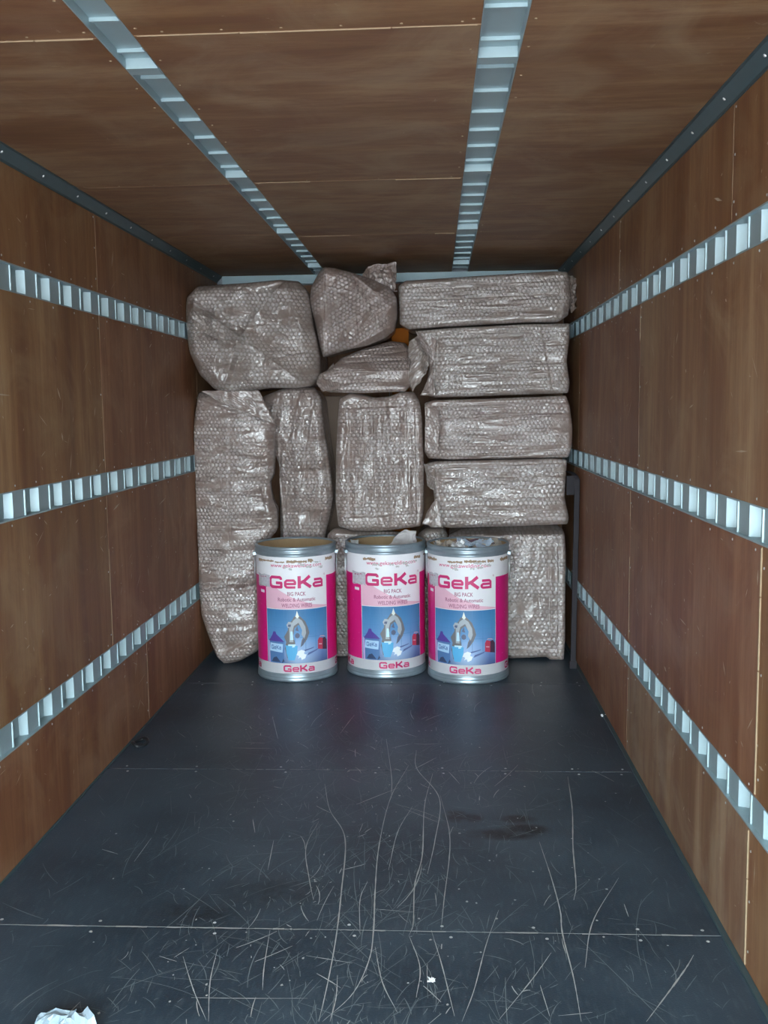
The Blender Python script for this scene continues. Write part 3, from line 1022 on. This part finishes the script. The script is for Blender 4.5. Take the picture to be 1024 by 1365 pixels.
sheet('torn_flap', pxs([(566, 618, 6.24), (580, 626, 6.2), (580, 654, 6.2), (570, 648, 6.26)], 6.2), M['bub_a'], R4, amp=.006, seed=41)
sheet('torn_flap', pxs([(562, 700, 6.18), (571, 680, 6.22), (583, 664, 6.2), (590, 704, 6.18)], 6.2), M['bub_b'], R4, amp=.010, seed=42, bow=.015)
R5 = bundle('wrapped_box', [(598, 714), (615, 708), (660, 705), (700, 702), (745, 702), (753, 708), (755, 740), (754, 800), (754, 850), (752, 881), (733, 881),
            (730, 876), (700, 878), (640, 878), (600, 878)],
            6.315, 6.85, M['bub_c'], 'tall bubble-wrapped box standing on the floor, bottom of the neat stack', GR,
            rr=.035, bulge=.012, wr=.006, ws=6, plain=.02, seed=45, n=300, slope=(714, 3.0), wrinkles=(24, 1.57, .006),
            creases=[(733, 716, 734, 860, 4, -.014), (744, 716, 744, 872, 5, .02), (690, 862, 745, 868, 6, .012)])

# things glimpsed in the gaps
a, b = atY(522, 440, 6.60), atY(545, 440, 6.60)
o = mk('wooden_board', *boxes([(a[0], b[0], 6.60, 6.625, 0, atY(540, 437, 6.60)[2])]), M['orange'], None, ((a[0] + b[0]) / 2, 6.61, 0))
bevel(o, .003)
tag(o, 'orange-brown wooden board standing behind the bundles, glimpsed under the topmost box', 'board')
a, b = atY(424, 530, 6.70), atY(462, 530, 6.70)
o = mk('packing_board', *boxes([(a[0], b[0], 6.84, 6.90, 0, atY(440, 528, 6.84)[2])]), M['cardboard'], None, ((a[0] + b[0]) / 2, 6.87, 0))
bevel(o, .004)
tag(o, 'dull brown upright board in the gap between the slumping package and the upright box', 'board')

# ------------------------------------------------------------------ steel post by the right wall
X0 = atY(764, 892, 6.12)[0]
zt = atY(768, 628, 6.12)[2]
post = empty('steel_post', (X0, 6.12, 0))
tag(post, 'dark grey steel post with a bent top bracket, standing between neat stack and plywood wall', 'post')
o = mk('upright', *boxes([(-.016, .016, -.004, .022, 0, zt - .06)]), M['steel_dk'], post)
# slight lean: the top sits a little nearer the wall
for v in o.data.vertices:
    v.co.x += .018 * v.co.z / zt
bevel(o, .003)
arc = []
for t in np.linspace(0, math.pi / 2, 10):
    arc.append((.018 - .045 * (1 - math.cos(t)), .008 + .10 * (1 - math.cos(t)), zt - .065 + .055 * math.sin(t)))
V, Fc = [], []
for i, (x, y, z) in enumerate(arc):
    V += [(x - .017, y - .012, z), (x + .015, y - .012, z), (x + .015, y + .013, z + .002), (x - .017, y + .013, z + .002)]
for i in range(len(arc) - 1):
    for k in range(4):
        Fc.append((i * 4 + k, i * 4 + (k + 1) % 4, i * 4 + 4 + (k + 1) % 4, i * 4 + 4 + k))
Fc += [(3, 2, 1, 0), tuple(len(V) - 4 + k for k in range(4))]
mk('bent_bracket', V, Fc, M['steel_dk'], post)
o = mk('gusset_plate', *boxes([(-.048, .014, .012, .018, zt - .15, zt - .03)]), M['steel_dk'], post)
bevel(o, .002)
o = mk('foot', *boxes([(-.022, .022, -.010, .028, 0, .05)]), M['steel_dk'], post)
bevel(o, .003)

# ------------------------------------------------------------------ drums
RD, HD = 0.248, 0.835
EPS = .0006


def lathe(prof, n=72):
    V, Fc = [], []
    for r_, z in prof:
        for k in range(n):
            a = 2 * math.pi * k / n
            V.append((r_ * math.cos(a), r_ * math.sin(a), z))
    for i in range(len(prof) - 1):
        for k in range(n):
            k2 = (k + 1) % n
            Fc.append((i * n + k, i * n + k2, (i + 1) * n + k2, (i + 1) * n + k))
    return V, Fc


def wrap(bm, layer):
    """bend a flat print (u along the arc, v up) round the drum; u = 0 faces -Y"""
    us = [v.co.x for v in bm.verts]
    lo, hi = min(us), max(us)
    st = .016
    k = math.floor(lo / st) + 1
    while k * st < hi:
        bmesh.ops.bisect_plane(bm, geom=bm.verts[:] + bm.edges[:] + bm.faces[:], plane_co=(k * st, 0, 0), plane_no=(1, 0, 0))
        k += 1
    R_ = RD + EPS * layer
    for v in bm.verts:
        a = v.co.x / RD - math.pi / 2
        z = v.co.y
        v.co = (R_ * math.cos(a), R_ * math.sin(a), z)


def decal(name, polys, mat, parent, layer):
    bm = bmesh.new()
    for p in polys:
        f = bm.faces.new([bm.verts.new((x, y, 0)) for x, y in p])
    bmesh.ops.triangulate(bm, faces=bm.faces[:])
    for f in bm.faces:
        f.normal_update()
        if f.normal.z < 0:
            f.normal_flip()
    wrap(bm, layer)
    me = bpy.data.meshes.new(name)
    bm.to_mesh(me)
    bm.free()
    me.materials.append(mat)
    o = bpy.data.objects.new(name, me)
    COL.objects.link(o)
    o.parent = parent
    if len(polys) > 1 and 'lettering' not in name:
        o['kind'] = 'stuff'                      # flecks and lines too small to pick apart
    return o


def stroke(path, w, ox, oy, sx_, sy_):
    """thick poly-line as quads with small square joins"""
    out = []
    P = [np.array(p, float) for p in path]
    for a, b in zip(P, P[1:]):
        t = (b - a) / np.linalg.norm(b - a)
        nn = np.array([-t[1], t[0]]) * w / 2
        out.append([a + nn, a - nn, b - nn, b + nn])
    for p in P[1:-1]:
        out.append([p + w / 2 * np.array([math.cos(q), math.sin(q)]) for q in np.linspace(0, 2 * math.pi, 8, endpoint=False)])
    return [[(ox + q[0] * sx_, oy + q[1] * sy_) for q in poly] for poly in out]


def logo_polys(u0, z0, width, hgt):
    """the four wide square letters of the drum maker's mark"""
    adv = [0, 1.42, 2.62, 3.92]
    tot = 5.0
    s = width / tot
    L = []
    G = [(1.14, .70), (1.14, .80), (1.04, .90), (.26, .90), (.10, .76), (.10, .24), (.26, .10), (1.17, .10), (1.17, .44), (.66, .44)]
    e = [(.10, .37), (.96, .37), (.96, .52), (.84, .65), (.24, .65), (.10, .52), (.10, .22), (.24, .09), (.98, .09)]
    a1 = [(.14, .65), (.80, .65), (.94, .54), (.94, 0)]
    a2 = [(.94, .38), (.24, .38), (.10, .29), (.10, .18), (.22, .09), (.94, .09)]
    L += stroke(G, .235, u0 + adv[0] * s, z0, s, hgt)
    L += stroke(e, .20, u0 + adv[1] * s, z0, s, hgt)
    L += stroke([(.12, 0), (.12, 1)], .28, u0 + adv[2] * s, z0, s, hgt)
    L += stroke([(.20, .44), (.55, .58), (1.05, .97)], .26, u0 + adv[2] * s, z0, s, hgt)
    L += stroke([(.42, .55), (1.14, .05)], .27, u0 + adv[2] * s, z0, s, hgt)
    L += stroke(a1, .20, u0 + adv[3] * s, z0, s, hgt)
    L += stroke(a2, .195, u0 + adv[3] * s, z0, s, hgt)
    return L


def text_decal(name, txt, uc, z0, width, hgt, mat, parent, layer, bold=.018):
    cu = bpy.data.curves.new(name, 'FONT')
    cu.body = txt
    cu.size = 1.0
    cu.offset = bold
    cu.resolution_u = 3
    t = bpy.data.objects.new(name, cu)
    me = bpy.data.meshes.new_from_object(t)
    bpy.data.objects.remove(t)
    bm = bmesh.new()
    bm.from_mesh(me)
    bpy.data.meshes.remove(me)
    xs = [v.co.x for v in bm.verts]
    lo, hi = min(xs), max(xs)
    for v in bm.verts:
        v.co.x = uc + ((v.co.x - lo) / (hi - lo) - .5) * width
        v.co.y = z0 + v.co.y * hgt / .72
        v.co.z = 0
    wrap(bm, layer)
    me = bpy.data.meshes.new(name)
    bm.to_mesh(me)
    bm.free()
    me.materials.append(mat)
    o = bpy.data.objects.new(name, me)
    COL.objects.link(o)
    o.parent = parent
    return o


def print_grad(name, stops, z0, z1, glow, rough=.45):
    """printed picture ground: colour bands of the print itself"""
    m_, n, l, b = new_mat(name)
    tc_ = N(n, 'ShaderNodeTexCoord')
    s_ = N(n, 'ShaderNodeSeparateXYZ')
    l.new(tc_.outputs['Object'], s_.inputs[0])
    mr_ = N(n, 'ShaderNodeMapRange')
    mr_.inputs['From Min'].default_value = z0
    mr_.inputs['From Max'].default_value = z1
    l.new(s_.outputs['Z'], mr_.inputs['Value'])
    ds_ = N(n, 'ShaderNodeVectorMath', operation='DISTANCE')
    l.new(tc_.outputs['Object'], ds_.inputs[0])
    ds_.inputs[1].default_value = glow
    gw = ramp_(n, l, ds_.outputs['Value'], [(0.0, (.8, .8, .8)), (.05, (.5, .5, .5)), (.14, (0, 0, 0))])
    l.new(mix_(n, l, gw, ramp_(n, l, mr_.outputs[0], stops), (.50, .68, .92)), b.inputs['Base Color'])
    b.inputs['Roughness'].default_value = rough
    return m_


PZ0, PZ1, PU = .118, .452, .204
M['pic_bg'] = print_grad('blue_picture_print', [(0.0, (.075, .11, .26)), (.18, (.13, .21, .45)), (.40, (.14, .30, .58)), (.7, (.085, .255, .50)), (1.0, (.05, .19, .40))], PZ0, PZ1, (.022, -.247, .172))
PC = {}


def pcm(col):
    k = 'print_%02x%02x%02x' % tuple(int(c * 255) for c in col)
    if k not in PC:
        PC[k] = flat_mat('picture_print_' + str(len(PC)), col, .45, var=.06)
    return PC[k]


def ell(cx, cy, rx, ry, n=20, jag=0, rd=None):
    return [(cx + rx * math.cos(2 * math.pi * k / n) * (1 - (jag if k % 2 else 0)), cy + ry * math.sin(2 * math.pi * k / n) * (1 - (jag if k % 2 else 0))) for k in range(n)]


def blob(u0, u1, z0, z1, rr_, n=14, ragged=.35):
    """ragged torn outline"""
    pts = []
    for k in range(n):
        pts.append((u0 + (u1 - u0) * k / (n - 1), z0 + (z1 - z0) * ragged * rr_.random()))
    for k in range(n - 1, -1, -1):
        pts.append((u0 + (u1 - u0) * k / (n - 1), z1 - (z1 - z0) * ragged * rr_.random()))
    return pts


def drum(px_c, px_y, label, rot, seed):
    g = atZ(px_c, px_y, 0)
    dist = math.hypot(g[0], g[1])
    cx, cyy = g[0] * (1 + RD / dist), g[1] * (1 + RD / dist)
    view = math.atan2(cx, cyy)                    # heading of the line of sight to the drum
    t = empty('welding_wire_drum', (cx, cyy, 0), -view + rot)
    tag(t, label, 'drum', 'fibre drums in front of the bundles')
    rr_ = random.Random(seed)
    mk('body', *lathe([(RD - .010, .03), (RD, .032), (RD, HD - .03), (RD - .004, HD - .012)], 96), M['drum'], t, smooth=True)
    mk('inner_wall', *lathe([(RD - .004, HD - .012), (RD - .011, HD - .012), (RD - .011, .012), (.0001, .012)], 72), M['inner'], t, smooth=True)
    z = HD
    mk('top_ring', *lathe([(RD - .010, z - .010), (RD - .008, z - .001), (RD - .001, z), (RD + .006, z - .005), (RD + .007, z - .014), (RD + .003, z - .018), (RD + .0035, z - .030),
                           (RD + .007, z - .034), (RD + .006, z - .043), (RD + .002, z - .047), (RD + .0035, z - .054), (RD + .003, z - .060), (RD - .0005, z - .062)], 96), M['ring'], t, smooth=True)
    mk('bottom_ring', *lathe([(.0001, .004), (RD - .012, .004), (RD - .006, .0), (RD + .002, .001), (RD + .006, .007), (RD + .006, .018), (RD + .002, .022), (RD + .005, .027), (RD + .005, .034),
                              (RD + .002, .038), (RD + .004, .044), (RD + .003, .052), (RD - .0005, .054)], 96), M['ring'], t, smooth=True)
    # print: two magenta bands, each reaching round the side
    q = RD * math.pi
    PT_ = .648
    for k, (a, b) in enumerate(((PU + .003, q - PU - .003), (-q + PU + .003, -PU - .003))):
        sl = .0 if k else .02
        decal('magenta_band', [[(a, PZ0), (b, PZ0), (b, PT_), (a, PT_)]], M['magenta'], t, 1)
    decal('pink_ground', [[(-PU, PZ1 + .004), (PU, PZ1 + .004), (PU, PZ1 + .012), (.10, .480), (-.02, .523), (-.11, .572), (-.17, .62), (-PU, PT_)]], M['pink'], t, 1)
    lg = decal('logo_lettering', logo_polys(-.175, .583, .352, .075), M['logo'], t, 2)
    text_decal('registered_mark', '\u00ae', .188, .652, .012, .012, M['grey_txt'], t, 2, .0)
    for k in (-2, -1, 0, 1):
        decal('foot_lettering', logo_polys(-.095 + k * q / 2 + .005, .066, .195, .040), M['logo'], t, 2)
    text_decal('web_lettering', 'www.gekawelding.com', .0, .712, .33, .024, M['logo'], t, 2, .004)
    text_decal('caption_lettering', 'BIG PACK', .0, .538, .112, .024, M['grey_txt'], t, 2)
    text_decal('caption_lettering', 'Robotic & Automatic', .0, .503, .235, .023, M['grey_txt'], t, 2)
    text_decal('caption_lettering', 'WELDING WIRES', .0, .466, .190, .024, M['grey_txt'], t, 2)
    # picture
    pic = decal('picture', [[(-PU, PZ0), (PU, PZ0), (PU, PZ1), (-PU, PZ1)]], M['pic_bg'], t, 1)

    def pp(name, pts, col, layer):
        return decal(name, [[(-PU + 2 * PU * x, PZ0 + (PZ1 - PZ0) * y) for x, y in p] for p in pts], pcm(col), pic, layer)
    gl = []
    for x in (.14, .30, .46, .62, .78, .93):
        gl.append([(x, .25), (x + .006, .25), (x + .006, 1), (x, 1)])
    for y in (.48, .66, .84):
        gl.append([(0, y), (1, y), (1, y + .006), (0, y + .006)])
    pp('tile_lines', gl, (.08, .23, .47), 2)
    pp('printed_drum', [[(.03, .0), (.29, .0), (.29, .40), (.03, .40)]], (.09, .20, .42), 3)
    pp('printed_drum_cone', [[(.02, .40), (.30, .40), (.24, .47), (.17, .54), (.16, .585), (.12, .585), (.10, .52), (.06, .45)]], (.095, .055, .30), 3)
    pp('printed_drum_label', [[(.05, .22), (.27, .20), (.28, .36), (.06, .37)]], (.45, .66, .86), 4)
    decal('printed_drum_lettering', logo_polys(-PU + 2 * PU * .08, PZ0 + (PZ1 - PZ0) * .255, .07, .026), pcm((.12, .22, .48)), pic, 5)
    pp('printed_drum_edge', [[(.02, .0), (.055, .0), (.045, .40), (.02, .42)]], (.58, .42, .70), 4)
    pp('printed_dark_parts', [[(.08, .02), (.12, .10), (.17, .12), (.24, .02)], [(.25, .0), (.30, .04), (.28, .09)]], (.04, .06, .13), 5)
    pp('printed_robot_back', [[(.33, .40), (.30, .50), (.36, .62), (.36, .72), (.42, .80), (.46, .88), (.54, .88), (.62, .78), (.66, .66), (.68, .56), (.64, .44), (.58, .34), (.54, .30), (.56, .42),
                               (.60, .52), (.57, .64), (.52, .72), (.46, .66), (.44, .52), (.46, .40), (.48, .26), (.46, .10), (.34, .10), (.31, .28)]], (.17, .165, .175), 4)
    pp('printed_robot_arm', [[(.38, .40), (.38, .66), (.44, .80), (.50, .86), (.57, .80), (.62, .68), (.63, .56), (.60, .46), (.56, .54), (.57, .62), (.52, .76), (.45, .70), (.42, .56), (.44, .40)],
                             [(.36, .66), (.34, .72), (.37, .78), (.42, .77), (.42, .70)]], (.40, .43, .47), 5)
    pp('printed_robot_joints', [[(.36, .69), (.37, .73), (.41, .73), (.40, .68)], ell(.50, .52, .035, .05, 10), [(.58, .44), (.62, .46), (.58, .34), (.55, .32)], [(.47, .62), (.50, .70), (.52, .60)]], (.10, .12, .20), 6)
    pp('printed_robot_base', [[(.32, .34), (.50, .33), (.49, .20), (.45, .06), (.36, .06), (.33, .20)]], (.09, .42, .72), 5)
    pp('printed_robot_shine', [[(.36, .36), (.47, .36), (.47, .33), (.36, .33)], [(.39, .44), (.44, .44), (.43, .60), (.40, .60)], [(.42, .30), (.46, .31), (.45, .36), (.42, .36)]], (.56, .80, .92), 6)
    pp('printed_flame', [[(.475, .87), (.50, .98), (.53, .87), (.505, .84)]], (.85, .88, .80), 6)
    pp('printed_table', [[(.64, .14), (.80, .22), (.82, .25), (.66, .19)], [(.60, .22), (.74, .27), (.76, .29), (.60, .25)]], (.10, .14, .33), 4)
    pp('printed_machine', [[(.815, .24), (.90, .22), (.905, .43), (.84, .45), (.815, .40)]], (.55, .05, .10), 4)
    pp('printed_machine_side', [[(.90, .22), (.985, .20), (.985, .38), (.95, .44), (.905, .43)]], (.07, .03, .06), 4)
    pp('printed_machine_trim', [[(.83, .32), (.885, .31), (.885, .33), (.83, .34)], [(.845, .45), (.86, .48), (.93, .47), (.95, .44), (.92, .455), (.87, .465)]], (.70, .45, .48), 5)
    pp('printed_spark', [ell(.555, .16, .075, .095, 16, .55), ell(.555, .16, .045, .055, 14)], (.92, .96, .98), 6)
    # wear: torn strip under the top ring, scuffs, stickers
    tears = []
    x = -.33
    while x < .33:
        w = rr_.uniform(.03, .11)
        if rr_.random() < .75:
            zc = .748 + rr_.uniform(-.004, .004)
            hh_ = rr_.uniform(.010, .024)
            tears.append(blob(x, x + w, zc - hh_ * .7, zc + hh_ * .5, rr_))
        x += w * rr_.uniform(.9, 1.25)
    decal('torn_strip', tears, M['torn'], t, 3)
    sc = []
    for _ in range(7):
        x, zz = rr_.uniform(-.16, .18), rr_.uniform(.69, .745)
        sc.append(blob(x, x + rr_.uniform(.02, .05), zz - .012, zz + .008, rr_, 8, .6))
    decal('scuffed_patches', sc, M['torn_grey'], t, 4)
    fl_ = []
    for _ in range(26):
        x = rr_.choice((-1, 1)) * rr_.uniform(PU + .01, .36)
        zz = rr_.uniform(.13, .62)
        a_, s_ = rr_.uniform(0, 3.1), rr_.uniform(.002, .008)
        fl_.append([(x, zz), (x + s_ * math.cos(a_), zz + s_ * math.sin(a_)), (x + s_ * .3, zz + .003)])
    decal('chipped_flecks', fl_, M['white_pr'], t, 2)
    st = blob(-.285, -.172, .578, .668, rr_, 8, .12)
    sk = decal('paper_sticker', [st], M['sticker'], t, 4)
    decal('sticker_smudges', [blob(-.26 + .022 * k, -.245 + .022 * k, .640 + .002 * k, .651 + .002 * k, rr_, 4, .5) for k in range(3)] +
          [blob(-.27 + .03 * k, -.255 + .03 * k, .586, .592, rr_, 4, .5) for k in range(3)], M['grey_txt'], sk, 5)
    decal('sticker_tab', [[(-.262, .548), (-.222, .546), (-.222, .564), (-.262, .566)]], M['white_pr'], t, 3)
    # wire bail handles on both sides
    for s in (-1, 1):
        hd = []
        for k in range(15):
            a = math.pi * k / 14
            hd.append((s * (RD + .006 + .005 * math.sin(a)), -.05 * math.cos(a) * .55, .775 - .17 * math.sin(a) ** .6))
        V, Fc = tube(hd, .0035, 8)
        h_ = mk('wire_handle', V, Fc, M['wire'], t, smooth=True)
        mk('handle_clip', *boxes([(s * (RD + .012) - .014, s * (RD + .012) + .004, -.036, .036, .764, .782)] if s > 0 else
                                 [(s * (RD + .012) - .004, s * (RD + .012) + .014, -.036, .036, .764, .782)]), M['ring'], h_)
    return t


d1 = drum(398, 909.5, 'white and magenta fibre drum standing empty in front of the tallest package', math.radians(0), 1)
d2 = drum(516, 905, 'white and magenta fibre drum with a plastic sheet poking out, between the other two drums', math.radians(10), 2)
d3 = drum(624.5, 912.5, 'white and magenta fibre drum filled to the rim with scrap paper', math.radians(-6), 3)


def crumple(name, centre, size, mat, seed, label, cat, group=None, n=18, clip=None):
    """crumpled scrap: a folded sheet that doubles back on itself"""
    u, v = np.meshgrid(np.linspace(-1, 1, n), np.linspace(-1, 1, n))
    u, v = u.ravel(), v.ravel()
    P = np.stack([u * size[0], v * size[1], np.zeros_like(u)], 1)
    k = 1.6 / max(size[0], size[1])
    zed = .55 * vnoise(P * k + 3, seed) + .6 * (1 - 2 * np.abs(vnoise(P * k * 1.6 + 9, seed + 4))) + .2 * vnoise(P * k * 4, seed + 6)
    P[:, 2] = zed * size[2]
    P[:, 0] += vnoise(P * k * 1.3 + 20, seed + 1) * size[0] * .35
    P[:, 1] += vnoise(P * k * 1.3 + 40, seed + 2) * size[1] * .35
    P[:, 2] -= P[:, 2].min()
    if clip:                                     # keep inside the drum
        w = P[:, :2] + np.array(centre)[:2] - np.array(clip[:2])
        d = np.linalg.norm(w, axis=1)
        w *= np.minimum(1, clip[2] / np.maximum(d, 1e-6))[:, None]
        P[:, :2] = w - np.array(centre)[:2] + np.array(clip[:2])
    m_ = n * n
    a = np.arange(n - 1)
    A, B = np.meshgrid(a, a)
    i = (B * n + A).ravel()
    Fq = np.stack([i, i + 1, i + n + 1, i + n], 1)
    T = P - np.array([0, 0, .0015])
    edge = [q for q in range(n)] + [q * n + n - 1 for q in range(1, n)] + [m_ - 1 - q for q in range(1, n)] + [(n - 1 - q) * n for q in range(1, n - 1)]
    side = [(edge[q], edge[(q + 1) % len(edge)], edge[(q + 1) % len(edge)] + m_, edge[q] + m_) for q in range(len(edge))]
    o = mk(name, np.vstack([P, T]) + np.array(centre), Fq.tolist() + (Fq[:, ::-1] + m_).tolist() + side, mat, None, centre)
    tag(o, label, cat, group)
    return o


# contents of the paper-filled drum
c3 = np.array(d3.location)
GP = 'scrap paper in the full drum'
packs = [((-.02, .02), (.21, .20, .05), 'paper_c', 'dark purple-brown scrap packing filling the full drum', .735),
         ((.045, -.05), (.10, .07, .05), 'paper_b', 'bluish white printed sheet on top of the full drum', .79),
         ((.11, .00), (.085, .09, .05), 'paper_a', 'beige scrap paper with brown marks at the edge of the full drum', .79),
         ((-.10, -.04), (.08, .07, .045), 'paper_a', 'crumpled beige scrap next to the bluish sheet in the full drum', .785),
         ((-.06, -.13), (.035, .035, .04), 'plastic_w', 'small white torn scrap in the full drum', .80),
         ((-.13, .08), (.08, .07, .05), 'plastic_g', 'greyish film scrap towards the back of the full drum', .775),
         ((.03, .11), (.10, .07, .05), 'paper_c', 'dark scrap behind the bluish sheet in the full drum', .785)]
for k, (p, s, mt, lb, z) in enumerate(packs):
    crumple('scrap_paper', (c3[0] + p[0], c3[1] + p[1], z - .012), s, M[mt], 30 + k, lb, 'paper', GP, clip=(c3[0], c3[1], .226))
# plastic sheet poking out of the middle drum
c2 = np.array(d2.location)
tip = atY(545, 705, c2[1] - .02)
o = sheet('plastic_sheet', [(c2[0] - .03, c2[1] - .06, .74), (c2[0] + .20, c2[1] - .06, .74), (tip[0] + .05, c2[1] - .03, tip[2] - .004), (tip[0] - .045, c2[1] - .02, tip[2] - .01)],
          M['plastic_g'], None, amp=.02, ws=14, seed=51, label='greyish translucent plastic sheet poking out of the drum between the others', cat='plastic sheet')
o = sheet('plastic_sheet', [(c2[0] - .235, c2[1] - .03, .72), (c2[0] - .17, c2[1] - .11, .74), (c2[0] - .16, c2[1] - .09, .845), (c2[0] - .225, c2[1] - .03, .842)],
          M['plastic_w'], None, amp=.012, ws=18, seed=53, n=14, label='small whitish film scrap tucked inside the rim of the drum between the others', cat='plastic sheet')

# ------------------------------------------------------------------ small things on the floor
g = atZ(92, 1366, 0)
crumple('plastic_bag', (g[0] + .005, g[1] - .115, .002), (.085, .085, .048), M['bag'], 61, 'crumpled white plastic bag lying on the dark floor', 'plastic bag', n=22)
for px, py, s, sd, lb in ((804, 955, .012, 71, 'tiny white paper scrap on the floor close to the plywood wall'), (575, 1308, .010, 72, 'tiny white paper scrap on the scratched floor board')):
    g = atZ(px, py, 0)
    crumple('paper_scrap', (g[0], g[1], .001), (s, s, s * .6), M['plastic_w'], sd, lb, 'paper', n=7)
g = atZ(179, 992, 0)
ring = []
for k in range(24):
    a = 2 * math.pi * k / 24
    ring.append((.033 * math.cos(a) + .004 * math.cos(3 * a), .055 * math.sin(a), .010 + .006 * math.sin(2 * a)))
V, Fc = tube(ring, .009, 8, True)
o = mk('rubber_loop', np.array(V) + np.array([g[0] + .03, g[1], 0]), Fc, M['black'], None, (g[0] + .03, g[1], 0), True)
tag(o, 'small black rubber loop on the floor at the foot of the plywood wall', 'rubber loop')
